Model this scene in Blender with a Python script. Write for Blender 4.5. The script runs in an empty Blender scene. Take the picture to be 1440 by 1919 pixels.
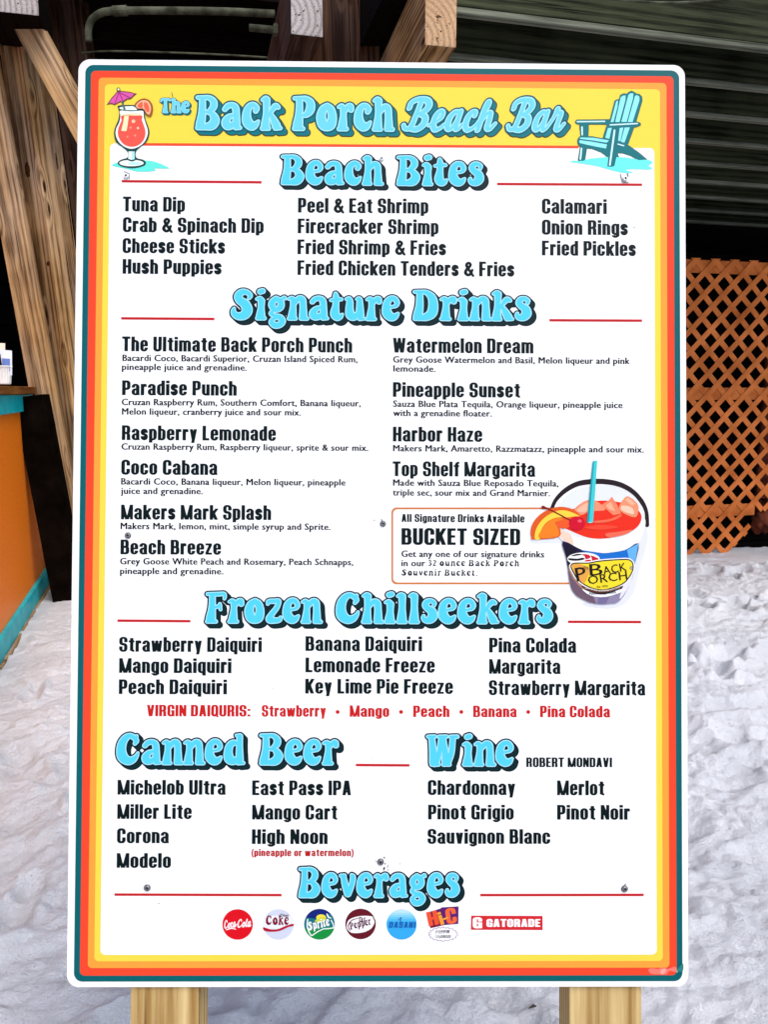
import bpy, bmesh, math, random
import numpy as np
from mathutils import Vector, Matrix
from mathutils.geometry import tessellate_polygon
SC = bpy.context.scene; COL = SC.collection; RAD = math.radians
# ---------------------------------------------------------------- camera
F_PX = 1441.0; PITCH = RAD(9.0); CAM = Vector((0, 0, 1.3))
cam = bpy.data.objects.new('camera', bpy.data.cameras.new('camera')); COL.objects.link(cam)
cam.location = CAM; cam.rotation_euler = (RAD(90)-PITCH, 0, 0)
cam.data.sensor_width = 36; cam.data.sensor_fit = 'VERTICAL'; cam.data.sensor_height = 36
cam.data.lens = F_PX/1919*36; cam.data.clip_start = .02; cam.data.clip_end = 1000
SC.camera = cam
# ---------------------------------------------------------------- sky and sun: bright open shade
SUN_EL, SUN_AZ = RAD(55), RAD(150)          # azimuth clockwise from +Y: behind the camera, a little to the left
wd = bpy.data.worlds.new('World'); SC.world = wd; wd.use_nodes = True
nt = wd.node_tree; sky = nt.nodes.new('ShaderNodeTexSky'); sky.sky_type = 'NISHITA'; sky.sun_disc = False
sky.sun_elevation = SUN_EL; sky.sun_rotation = SUN_AZ; sky.dust_density = 3.0
nt.links.new(sky.outputs[0], nt.nodes['Background'].inputs[0]); nt.nodes['Background'].inputs[1].default_value = .135
sl = bpy.data.lights.new('sun', 'SUN'); sl.energy = 1.1; sl.angle = RAD(40); sl.color = (1, .96, .9)
so = bpy.data.objects.new('sun', sl); COL.objects.link(so)
so.rotation_euler = (RAD(90)-SUN_EL, 0, -SUN_AZ+math.pi)
SC.view_settings.view_transform = 'Standard'; SC.view_settings.look = 'None'
SC.view_settings.exposure = 1.0; SC.view_settings.gamma = 1.0; SC.view_settings.use_curve_mapping = False
# ---------------------------------------------------------------- helpers
cR = Vector((1, 0, 0)); cU = Vector((0, math.sin(PITCH), math.cos(PITCH))); cF = Vector((0, math.cos(PITCH), -math.sin(PITCH)))
def ray(px, py): return cR*((px-720)/F_PX)+cU*((959.5-py)/F_PX)+cF
def at(px, py, y):
    """point of the place seen at a photo position, y metres in front of the camera"""
    d = ray(px, py); return CAM+d*(y/d.y)
def empty(name, loc=(0, 0, 0), rot=None):
    o = bpy.data.objects.new(name, None); COL.objects.link(o); o.location = loc; o.empty_display_size = .1
    if rot is not None: o.rotation_euler = rot
    return o
def tag(o, label, cat, group=None):
    o['label'] = label; o['category'] = cat
    if group: o['group'] = group
    return o
def obj(name, V, Fc, mats, parent=None, idx=None, smooth=False):
    me = bpy.data.meshes.new(name); me.from_pydata([tuple(v) for v in V], [], Fc)
    for m in (mats if isinstance(mats, (list, tuple)) else [mats]): me.materials.append(m)
    if idx is not None: me.polygons.foreach_set('material_index', idx)
    if smooth: me.polygons.foreach_set('use_smooth', [True]*len(Fc))
    me.update(); o = bpy.data.objects.new(name, me); COL.objects.link(o)
    if parent: o.parent = parent
    return o
def bm_obj(name, bm, mats, parent=None, smooth=False):
    me = bpy.data.meshes.new(name); bm.normal_update(); bm.to_mesh(me); bm.free()
    for m in (mats if isinstance(mats, (list, tuple)) else [mats]): me.materials.append(m)
    if smooth: me.polygons.foreach_set('use_smooth', [True]*len(me.polygons))
    o = bpy.data.objects.new(name, me); COL.objects.link(o)
    if parent: o.parent = parent
    return o
def box_bm(x0, y0, z0, x1, y1, z1, bev=0, bm=None, seg=2):
    own = bmesh.new(); bmesh.ops.create_cube(own, size=1)
    for v in own.verts: v.co = Vector(((x0+x1)/2+v.co.x*(x1-x0), (y0+y1)/2+v.co.y*(y1-y0), (z0+z1)/2+v.co.z*(z1-z0)))
    if bev: bmesh.ops.bevel(own, geom=own.edges[:], offset=bev, segments=seg, affect='EDGES', profile=.6)
    if bm is None: return own
    me = bpy.data.meshes.new('t'); own.to_mesh(me); own.free(); bm.from_mesh(me); bpy.data.meshes.remove(me); return bm
def tube_bm(pts, r, n=10, bm=None):
    bm = bm or bmesh.new(); P = [Vector(p) for p in pts]; rings = []
    for i, p in enumerate(P):
        t = (P[min(i+1, len(P)-1)]-P[max(i-1, 0)]).normalized()
        a = t.orthogonal().normalized() if i == 0 else (a-t*a.dot(t)).normalized()
        b = t.cross(a); rr = r[i] if isinstance(r, (list, tuple)) else r
        rings.append([bm.verts.new(p+(a*math.cos(2*math.pi*k/n)+b*math.sin(2*math.pi*k/n))*rr) for k in range(n)])
    for u, v in zip(rings, rings[1:]):
        for k in range(n): bm.faces.new((u[k], u[(k+1) % n], v[(k+1) % n], v[k]))
    bm.faces.new(rings[0][::-1]); bm.faces.new(rings[-1]); return bm
def lin(c):
    return tuple(((v/255+.055)/1.055)**2.4 if v > 10 else v/255/12.92 for v in c)
# ---------------------------------------------------------------- materials
def new_mat(name):
    m = bpy.data.materials.new(name); m.use_nodes = True; n = m.node_tree.nodes
    return m, n, m.node_tree.links, n['Principled BSDF']
INK = {}
INK_GAIN = .62
def ink(rgb):
    """printed vinyl ink: even colour, slightly glossy"""
    rgb = tuple(rgb)
    if rgb not in INK:
        m, n, l, b = new_mat('ink_%02x%02x%02x' % rgb)
        b.inputs['Base Color'].default_value = (*[c*INK_GAIN for c in lin(rgb)], 1)
        b.inputs['Roughness'].default_value = .42
        b.inputs['Specular IOR Level'].default_value = .09
        INK[rgb] = m
    return INK[rgb]
def mat_wood(name, dark, light, freq=60, rough=.75, seed=0., knots=True, grey=0., bump=.3, cen=(.035, -.05), nz=9.):
    """timber: growth rings round the length (local Z), so ends show rings and faces show grain"""
    m, n, l, b = new_mat(name); N = n.new
    tc = N('ShaderNodeTexCoord'); oi = N('ShaderNodeObjectInfo')
    off = N('ShaderNodeVectorMath'); off.operation = 'MULTIPLY_ADD'
    cmb = N('ShaderNodeCombineXYZ'); cmb.inputs[0].default_value = seed; cmb.inputs[1].default_value = seed*.7
    l.new(oi.outputs['Random'], cmb.inputs[2])
    off.inputs[1].default_value = (1, 1, 1); l.new(tc.outputs['Object'], off.inputs[0])
    mul = N('ShaderNodeVectorMath'); mul.operation = 'SCALE'; mul.inputs['Scale'].default_value = 9; l.new(cmb.outputs[0], mul.inputs[0])
    l.new(mul.outputs[0], off.inputs[2])
    mp = N('ShaderNodeMapping'); mp.inputs['Scale'].default_value = (6, 6, .45); l.new(off.outputs[0], mp.inputs[0])
    no = N('ShaderNodeTexNoise'); no.inputs['Scale'].default_value = 1.0; no.inputs['Detail'].default_value = 3; l.new(mp.outputs[0], no.inputs[0])
    kv = None
    sep = N('ShaderNodeSeparateXYZ'); l.new(tc.outputs['Object'], sep.inputs[0])
    def mth(op, a, bb=None):
        x = N('ShaderNodeMath'); x.operation = op
        for i, s in enumerate((a, bb)):
            if s is None: continue
            if isinstance(s, (int, float)): x.inputs[i].default_value = s
            else: l.new(s, x.inputs[i])
        return x.outputs[0]
    dx = mth('ADD', sep.outputs[0], cen[0]); dy = mth('ADD', sep.outputs[1], cen[1])
    rr = mth('SQRT', mth('ADD', mth('MULTIPLY', dx, dx), mth('MULTIPLY', dy, dy)))
    ph = mth('ADD', mth('MULTIPLY', rr, freq*6.28), mth('MULTIPLY', no.outputs[0], nz))
    if knots:
        mk = N('ShaderNodeMapping'); mk.inputs['Scale'].default_value = (9, 9, 2.2); l.new(off.outputs[0], mk.inputs[0])
        vo = N('ShaderNodeTexVoronoi'); vo.inputs['Scale'].default_value = 1.0; l.new(mk.outputs[0], vo.inputs[0])
        kr = N('ShaderNodeMapRange'); kr.inputs[1].default_value = .05; kr.inputs[2].default_value = .30; kr.inputs[3].default_value = 1; kr.inputs[4].default_value = 0
        l.new(vo.outputs['Distance'], kr.inputs[0]); kv = kr.outputs[0]
        ph = mth('ADD', ph, mth('MULTIPLY', kv, 9.))
    w = mth('POWER', mth('ADD', mth('MULTIPLY', mth('SINE', ph), .5), .5), 1.6)
    mf = N('ShaderNodeMapping'); mf.inputs['Scale'].default_value = (160, 160, 5); l.new(off.outputs[0], mf.inputs[0])
    fi = N('ShaderNodeTexNoise'); fi.inputs['Scale'].default_value = 1.; fi.inputs['Detail'].default_value = 4; l.new(mf.outputs[0], fi.inputs[0])
    bl = N('ShaderNodeTexNoise'); bl.inputs['Scale'].default_value = 3.; bl.inputs['Detail'].default_value = 3; l.new(off.outputs[0], bl.inputs[0])
    t = mth('ADD', mth('MULTIPLY', w, .26), mth('ADD', mth('MULTIPLY', fi.outputs[0], .70), mth('MULTIPLY', bl.outputs[0], .6)))
    cr = N('ShaderNodeValToRGB'); e = cr.color_ramp.elements
    e[0].position = .42; e[0].color = (*light, 1); e[1].position = 1.15 if False else 1.0; e[1].color = (*dark, 1)
    l.new(t, cr.inputs[0]); out = cr.outputs[0]
    if knots:
        mx = N('ShaderNodeMix'); mx.data_type = 'RGBA'; mx.inputs[7].default_value = (dark[0]*.25, dark[1]*.2, dark[2]*.15, 1)
        k2 = N('ShaderNodeMapRange'); k2.inputs[1].default_value = .75; k2.inputs[2].default_value = .95; l.new(kv, k2.inputs[0])
        l.new(k2.outputs[0], mx.inputs[0]); l.new(out, mx.inputs[6]); out = mx.outputs[2]
    mc = N('ShaderNodeMapping'); mc.inputs['Scale'].default_value = (38, 38, .8); l.new(off.outputs[0], mc.inputs[0])      # drying cracks
    ck = N('ShaderNodeTexNoise'); ck.inputs['Scale'].default_value = 1.; ck.inputs['Detail'].default_value = 2; l.new(mc.outputs[0], ck.inputs[0])
    cm = N('ShaderNodeMapRange'); cm.inputs[1].default_value = .66; cm.inputs[2].default_value = .70; l.new(ck.outputs[0], cm.inputs[0])
    mw = N('ShaderNodeMix'); mw.data_type = 'RGBA'; mw.inputs[7].default_value = (dark[0]*.3, dark[1]*.3, dark[2]*.3, 1)
    l.new(cm.outputs[0], mw.inputs[0]); l.new(out, mw.inputs[6]); out = mw.outputs[2]
    if grey:                                                                                                          # greyed patches
        gm = N('ShaderNodeMapping'); gm.inputs['Scale'].default_value = (5, 5, 1.3); l.new(off.outputs[0], gm.inputs[0])
        gn = N('ShaderNodeTexNoise'); gn.inputs['Scale'].default_value = 1.; gn.inputs['Detail'].default_value = 5; l.new(gm.outputs[0], gn.inputs[0])
        gr = N('ShaderNodeMapRange'); gr.inputs[1].default_value = .4; gr.inputs[2].default_value = .68; gr.inputs[4].default_value = grey; l.new(gn.outputs[0], gr.inputs[0])
        hs = N('ShaderNodeHueSaturation'); hs.inputs['Saturation'].default_value = .35; l.new(out, hs.inputs['Color'])
        mg = N('ShaderNodeMix'); mg.data_type = 'RGBA'; l.new(gr.outputs[0], mg.inputs[0]); l.new(out, mg.inputs[6]); l.new(hs.outputs[0], mg.inputs[7]); out = mg.outputs[2]
    l.new(out, b.inputs['Base Color']); b.inputs['Roughness'].default_value = rough; b.inputs['Specular IOR Level'].default_value = .04
    bp = N('ShaderNodeBump'); bp.inputs['Strength'].default_value = bump; bp.inputs['Distance'].default_value = .004
    l.new(t, bp.inputs['Height']); l.new(bp.outputs[0], b.inputs['Normal'])
    return m
def mat_noise(name, c0, c1, scale=8, rough=.7, bump=0., spec=.06, lo=.35, hi=.65, detail=5, stretch=(1, 1, 1)):
    m, n, l, b = new_mat(name); N = n.new
    tc = N('ShaderNodeTexCoord'); mp = N('ShaderNodeMapping'); mp.inputs['Scale'].default_value = stretch; l.new(tc.outputs['Object'], mp.inputs[0])
    no = N('ShaderNodeTexNoise'); no.inputs['Scale'].default_value = scale; no.inputs['Detail'].default_value = detail; l.new(mp.outputs[0], no.inputs[0])
    cr = N('ShaderNodeValToRGB'); e = cr.color_ramp.elements
    e[0].position = lo; e[0].color = (*c0, 1); e[1].position = hi; e[1].color = (*c1, 1)
    l.new(no.outputs[0], cr.inputs[0]); l.new(cr.outputs[0], b.inputs['Base Color'])
    b.inputs['Roughness'].default_value = rough; b.inputs['Specular IOR Level'].default_value = spec
    if bump:
        bp = N('ShaderNodeBump'); bp.inputs['Strength'].default_value = bump; bp.inputs['Distance'].default_value = .004
        l.new(no.outputs[0], bp.inputs['Height']); l.new(bp.outputs[0], b.inputs['Normal'])
    return m
def catmull_v(P, n=6):
    out = []
    for i in range(len(P)-1):
        b, c = P[i], P[i+1]; a = P[i-1] if i else b*2-c; d = P[i+2] if i+2 < len(P) else c*2-b
        for k in range(n):
            t = k/n; out.append(.5*((2*b)+(c-a)*t+(2*a-5*b+4*c-d)*t*t+(3*b-a-3*c+d)*t**3))
    return out+[P[-1]]
# ---------------------------------------------------------------- signed distance drawing
# every printed shape is a signed distance field (negative inside) sampled on a grid,
# turned into a flat mesh of filled cells
def catmull(pts, n=6, closed=False):
    P = [np.array(p, float) for p in pts]; out = []; m = len(P)
    rng = range(m) if closed else range(m-1)
    for i in rng:
        a = P[(i-1) % m] if (closed or i > 0) else P[i]*2-P[i+1]
        b = P[i]; c = P[(i+1) % m]
        d = P[(i+2) % m] if (closed or i+2 < m) else c*2-b
        for k in range(n):
            t = k/n
            out.append(.5*((2*b)+(c-a)*t+(2*a-5*b+4*c-d)*t*t+(3*b-a-3*c+d)*t**3))
    if not closed: out.append(P[-1])
    return out
def R(x0, y0, x1, y1):
    return lambda X, Y: np.maximum(np.abs(X-(x0+x1)/2)-abs(x1-x0)/2, np.abs(Y-(y0+y1)/2)-abs(y1-y0)/2)
def RR(x0, y0, x1, y1, r):
    def f(X, Y):
        qx = np.abs(X-(x0+x1)/2)-abs(x1-x0)/2+r; qy = np.abs(Y-(y0+y1)/2)-abs(y1-y0)/2+r
        return np.hypot(np.maximum(qx, 0), np.maximum(qy, 0))+np.minimum(np.maximum(qx, qy), 0)-r
    return f
def EL(cx, cy, rx, ry):
    return lambda X, Y: (np.hypot((X-cx)/rx, (Y-cy)/ry)-1)*min(rx, ry)
def U(*fs):
    def f(X, Y):
        o = fs[0](X, Y)
        for g in fs[1:]: o = np.minimum(o, g(X, Y))
        return o
    return f
def SUB(a, *bs):
    def f(X, Y):
        o = a(X, Y)
        for b in bs: o = np.maximum(o, -b(X, Y))
        return o
    return f
def AND(a, b): return lambda X, Y: np.maximum(a(X, Y), b(X, Y))
def OFF(a, d): return lambda X, Y: a(X, Y)-d
def MOVE(a, dx, dy): return lambda X, Y: a(X-dx, Y-dy)
def PG(pts, smooth=0):
    P = np.array(catmull(pts, smooth, True) if smooth else pts, float)
    def f(X, Y):
        d = np.full(X.shape, 1e9); s = np.ones(X.shape)
        for i in range(len(P)):
            a = P[i]; b = P[i-1]; ex, ey = b-a; wx = X-a[0]; wy = Y-a[1]
            t = np.clip((wx*ex+wy*ey)/(ex*ex+ey*ey+1e-12), 0, 1)
            d = np.minimum(d, (wx-ex*t)**2+(wy-ey*t)**2)
            c1 = Y >= a[1]; c2 = Y < b[1]; c3 = ex*wy > ey*wx
            s = np.where((c1 & c2 & c3) | (~c1 & ~c2 & ~c3), -s, s)
        return s*np.sqrt(d)
    return f
def ST(pts, r=None, smooth=6, closed=False):
    """round stroke of varying radius; pts (x, y, r)"""
    if r is not None: pts = [(p[0], p[1], r) for p in pts]
    P = catmull(pts, smooth, closed) if smooth and len(pts) > 2 else [np.array(p, float) for p in pts]
    if closed: P = P+[P[0]]
    def f(X, Y):
        o = np.full(X.shape, 1e9)
        for a, b in zip(P, P[1:]):
            ex, ey = b[0]-a[0], b[1]-a[1]
            t = np.clip(((X-a[0])*ex+(Y-a[1])*ey)/(ex*ex+ey*ey+1e-12), 0, 1)
            o = np.minimum(o, np.hypot(X-a[0]-ex*t, Y-a[1]-ey*t)-(a[2]+(b[2]-a[2])*t))
        return o
    return f
def LN(x0, y0, x1, y1, w):
    """straight bar with square ends"""
    L = math.hypot(x1-x0, y1-y0); ux, uy = (x1-x0)/L, (y1-y0)/L
    def f(X, Y):
        p = (X-x0)*ux+(Y-y0)*uy; q = -(X-x0)*uy+(Y-y0)*ux
        return np.maximum(np.abs(p-L/2)-L/2, np.abs(q)-w/2)
    return f
def cells(F, x0, y0, h):
    """filled region F<0 of a sampled field as vertices and faces"""
    V = []; Fc = []; idx = {}
    def vert(k, x, y):
        if k not in idx: idx[k] = len(V); V.append((x0+x*h, y0+y*h))
        return idx[k]
    F = np.where(F == 0, 1e-9, F); I = F < 0
    n = I[:-1, :-1].astype(int)+I[1:, :-1]+I[:-1, 1:]+I[1:, 1:]
    full = n == 4
    for j in range(full.shape[0]):
        row = full[j]
        if row.any():
            e = np.flatnonzero(np.diff(np.concatenate(([0], row.astype(int), [0]))))
            for a, b in zip(e[::2], e[1::2]):
                Fc.append([vert((a, j), a, j), vert((b, j), b, j), vert((b, j+1), b, j+1), vert((a, j+1), a, j+1)])
    for j, i in zip(*np.nonzero((n > 0) & (n < 4))):
        cs = [(i, j), (i+1, j), (i+1, j+1), (i, j+1)]; poly = []
        for k in range(4):
            a, b = cs[k], cs[(k+1) % 4]; fa, fb = F[a[1], a[0]], F[b[1], b[0]]
            if fa < 0: poly.append(vert(a, *a))
            if (fa < 0) != (fb < 0):
                t = min(max(fa/(fa-fb), .02), .98); key = (min(a, b), max(a, b))
                poly.append(vert(key, a[0]+(b[0]-a[0])*t, a[1]+(b[1]-a[1])*t))
        if len(poly) > 2: Fc.append(poly)
    return V, Fc
def sample(f, x0, y0, x1, y1, h):
    nx = int((x1-x0)/h)+2; ny = int((y1-y0)/h)+2
    X, Y = np.meshgrid(x0+np.arange(nx)*h, y0+np.arange(ny)*h)
    return f(X, Y)
def fill(f, x0, y0, x1, y1, h): return cells(sample(f, x0, y0, x1, y1, h), x0, y0, h)
# ---------------------------------------------------------------- bold condensed lettering (cap height 1)
XH = .76
def bold_condensed():
    S, T, w = .2, .12, .475
    G = {}
    def ring(x0, y0, x1, y1, S=S, T=T, r=.225, ri=.06):
        r = min(r, (x1-x0)/2-.002); return SUB(RR(x0, y0, x1, y1, r), RR(x0+S, y0+T, x1-S, y1-T, min(ri, (x1-x0-2*S)/2-.001)))
    def arch(x0, x1, top=XH): return AND(ring(x0, -.6, x1, top), R(x0, 0, x1, 2))
    def cut(x0, y0, x1, y1): return R(x0, y0, x1, y1)
    o = ring(0, -.012, w, XH+.012); G['o'] = (o, w)
    G['n'] = (U(R(0, 0, S, XH), arch(0, w)), w)
    G['h'] = (U(R(0, 0, S, 1), arch(0, w)), w)
    G['m'] = (U(R(0, 0, S, XH), arch(0, w), arch(w-S, 2*w-S)), 2*w-S)
    G['u'] = (lambda X, Y: G['n'][0](w-X, XH-Y), w)
    G['r'] = (U(R(0, 0, S, XH), AND(ring(0, -.6, .44, XH+.01, T=.17), R(0, XH-.19, .35, 2))), .35)
    G['i'] = (U(R(0, 0, S, XH), R(0, .84, S, 1)), S)
    G['l'] = (R(0, 0, S, 1), S)
    G['d'] = (U(ring(0, -.012, w, XH+.012), R(w-S, 0, w, 1)), w)
    G['b'] = (U(ring(0, -.012, w, XH+.012), R(0, 0, S, 1)), w)
    G['p'] = (U(ring(0, -.012, w, XH+.012), R(0, -.17, S, XH)), w)
    G['q'] = (U(ring(0, -.012, w, XH+.012), R(w-S, -.17, w, XH)), w)
    G['g'] = (U(ring(0, 0, w, XH+.012), R(w-S, 0, w, XH), AND(ring(0, -.19, w, XH), R(0, -.3, w, -.04)), AND(R(w-S, -.1, w, .2), R(0, -.1, w, 1))), w)
    G['c'] = (SUB(o, cut(w-S-.03, .3, w+.1, .47)), w)
    G['e'] = (U(SUB(o, cut(w-S-.03, .24, w+.1, .36)), R(.1, .345, w-.05, .44)), w)
    G['a'] = (U(R(w-S, 0, w, .6), AND(ring(0, -.1, w, XH+.012), R(0, .52, w, 1)), ring(0, -.012, w, .45, T=.11), R(w-S, 0, w+.02, .08)), w+.01)
    G['t'] = (U(R(.09, .06, .09+S, .93), R(0, XH-.11, .36, XH), AND(ring(.09, -.01, .55, .6), R(.09, -.1, .36, .12))), .36)
    G['f'] = (U(R(.08, 0, .08+S, .85), R(0, XH-.11, .34, XH), AND(ring(.08, .3, .56, 1), R(.08, .86, .35, 1.1))), .34)
    def sn(h, w, t, q):
        m = h*.5
        up = SUB(ring(0, m-q, w, h, T=.12), R(w-S-.03, m-q-.01, w+.1, h-t))
        dn = SUB(ring(0, -.012, w, m+q, T=.12), R(-.1, t-.012, S+.03, m+q+.01))
        return U(up, dn, LN(.09, m+.09, w-.09, m-.09, .14))
    G['s'] = (sn(XH+.012, .44, .27, .07), .44); G['S'] = (sn(1.012, .52, .36, .075), .52)
    G['k'] = (U(R(0, 0, S, 1), LN(.1, .24, .46, XH+.03, .17), LN(.2, .5, .42, -.04, .19)), .5)
    G['k'] = (AND(G['k'][0], U(R(0, 0, S, 1), R(0, 0, .6, XH))), .49)
    G['v'] = (AND(U(LN(.09, XH+.1, .23, -.1, .185), LN(.37, XH+.1, .23, -.1, .185)), R(-.1, 0, 1, XH)), .46)
    G['y'] = (AND(U(LN(.09, XH+.1, .24, 0, .18), LN(.385, XH+.1, .2, -.2, .18)), R(-.1, -.18, 1, XH)), .47)
    G['w'] = (AND(U(LN(.09, XH+.1, .19, -.1, .17), LN(.37, XH+.1, .22, -.1, .16), LN(.34, XH+.1, .49, -.1, .16), LN(.62, XH+.1, .52, -.1, .17)), R(-.1, 0, 1, XH)), .71)
    G['z'] = (U(R(.01, 0, .4, .12), R(.01, XH-.12, .4, XH), AND(LN(.02, -.05, .38, XH+.05, .17), R(.01, 0, .4, XH))), .41)
    W = .52
    G['H'] = (U(R(0, 0, S, 1), R(W-S, 0, W, 1), R(0, .44, W, .57)), W)
    G['T'] = (U(R(.15, 0, .15+S, 1), R(0, .86, .5, 1)), .5)
    G['L'] = (U(R(0, 0, S, 1), R(0, 0, .41, .14)), .42)
    G['E'] = (U(R(0, 0, S, 1), R(0, 0, .43, .135), R(0, .865, .43, 1), R(0, .445, .4, .575)), .44)
    G['F'] = (U(R(0, 0, S, 1), R(0, .865, .42, 1), R(0, .43, .39, .565)), .43)
    G['I'] = (R(0, 0, S, 1), S)
    G['U'] = (SUB(AND(ring(0, -.012, W, 1.5, T=.14), R(0, -.1, W, 1)), R(S, .5, W-S, 1.2)), W)
    G['O'] = (ring(0, -.012, W, 1.012, T=.135, r=.22), W)
    G['C'] = (SUB(G['O'][0], cut(W-S-.03, .38, W+.1, .62)), W)
    G['G'] = (U(SUB(G['O'][0], cut(W-S-.03, .52, W+.1, .64)), R(.28, .4, W, .52), R(W-.1, 0, W, .3)), W)
    G['Q'] = (U(G['O'][0], LN(.3, .2, .52, -.06, .11)), W)
    G['D'] = (U(SUB(RR(-.3, 0, W, 1, .2), RR(-.3, .13, W-S, .87, .05), R(-1, -.5, 0, 2)), R(0, 0, S, 1)), W)
    G['P'] = (U(SUB(RR(-.3, .36, .5, 1, .2), RR(-.3, .49, .5-S, .87, .05), R(-1, -.5, 0, 2)), R(0, 0, S, 1)), .5)
    G['B'] = (U(SUB(RR(-.3, .44, .5, 1, .19), RR(-.3, .565, .5-S, .88, .05), R(-1, -.5, 0, 2)),
                SUB(RR(-.3, 0, .53, .56, .19), RR(-.3, .12, .53-S, .45, .05), R(-1, -.5, 0, 2)), R(0, 0, S, 1)), .53)
    G['R'] = (U(SUB(RR(-.3, .42, .51, 1, .19), RR(-.3, .545, .51-S, .875, .05), R(-1, -.5, 0, 2)), R(0, 0, S, 1),
                AND(ring(.0, -.6, .51, .54), R(.2, 0, .6, .52)), R(.49, 0, .53, .07)), .53)
    G['A'] = (U(AND(U(LN(.09, -.1, .25, 1.1, .19), LN(.45, -.1, .29, 1.1, .19)), R(-.1, 0, 1, 1)), R(.13, .19, .41, .31)), .54)
    G['V'] = (AND(U(LN(.09, 1.1, .25, -.1, .19), LN(.45, 1.1, .29, -.1, .19)), R(-.1, 0, 1, 1)), .54)
    G['W'] = (AND(U(LN(.09, 1.1, .21, -.1, .185), LN(.41, 1.1, .24, -.1, .16), LN(.38, 1.1, .55, -.1, .16), LN(.7, 1.1, .58, -.1, .185)), R(-.1, 0, 1, 1)), .79)
    G['M'] = (U(R(0, 0, .17, 1), R(.57, 0, .74, 1), AND(U(LN(.09, 1.05, .345, -.05, .165), LN(.65, 1.05, .395, -.05, .165)), R(0, 0, .8, 1))), .74)
    G['N'] = (U(R(0, 0, .175, 1), R(.34, 0, .515, 1), AND(LN(.06, 1.1, .45, -.1, .19), R(0, 0, .52, 1))), .515)
    G['K'] = (AND(U(R(0, 0, S, 1), LN(.1, .28, .5, 1.08, .18), LN(.22, .62, .46, -.08, .2)), R(0, 0, .6, 1)), .54)
    G['Z'] = (U(R(.01, 0, .46, .135), R(.02, .865, .46, 1), AND(LN(.06, -.05, .41, 1.05, .19), R(.01, 0, .46, 1))), .47)
    G['&'] = (U(ST([(.58, .02, .07), (.2, .62, .085), (.17, .82, .085), (.3, .915, .075), (.41, .8, .08), (.34, .63, .08), (.13, .4, .09), (.1, .2, .095), (.25, .07, .085), (.42, .16, .085), (.53, .43, .07)], smooth=5)), .62)
    G[':'] = (U(R(0, 0, S, .16), R(0, .5, S, .66)), S)
    G['.'] = (R(0, 0, S, .16), S)
    G['\u2022'] = (EL(.13, .5, .14, .14), .27)
    G['('] = (SUB(EL(.33, .42, .33, .68), EL(.42, .42, .27, .64), R(.24, -1, 2, 2)), .24)
    G[')'] = (SUB(EL(-.09, .42, .33, .68), EL(-.18, .42, .27, .64), R(-2, -1, 0, 2)), .24)
    return G
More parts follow.
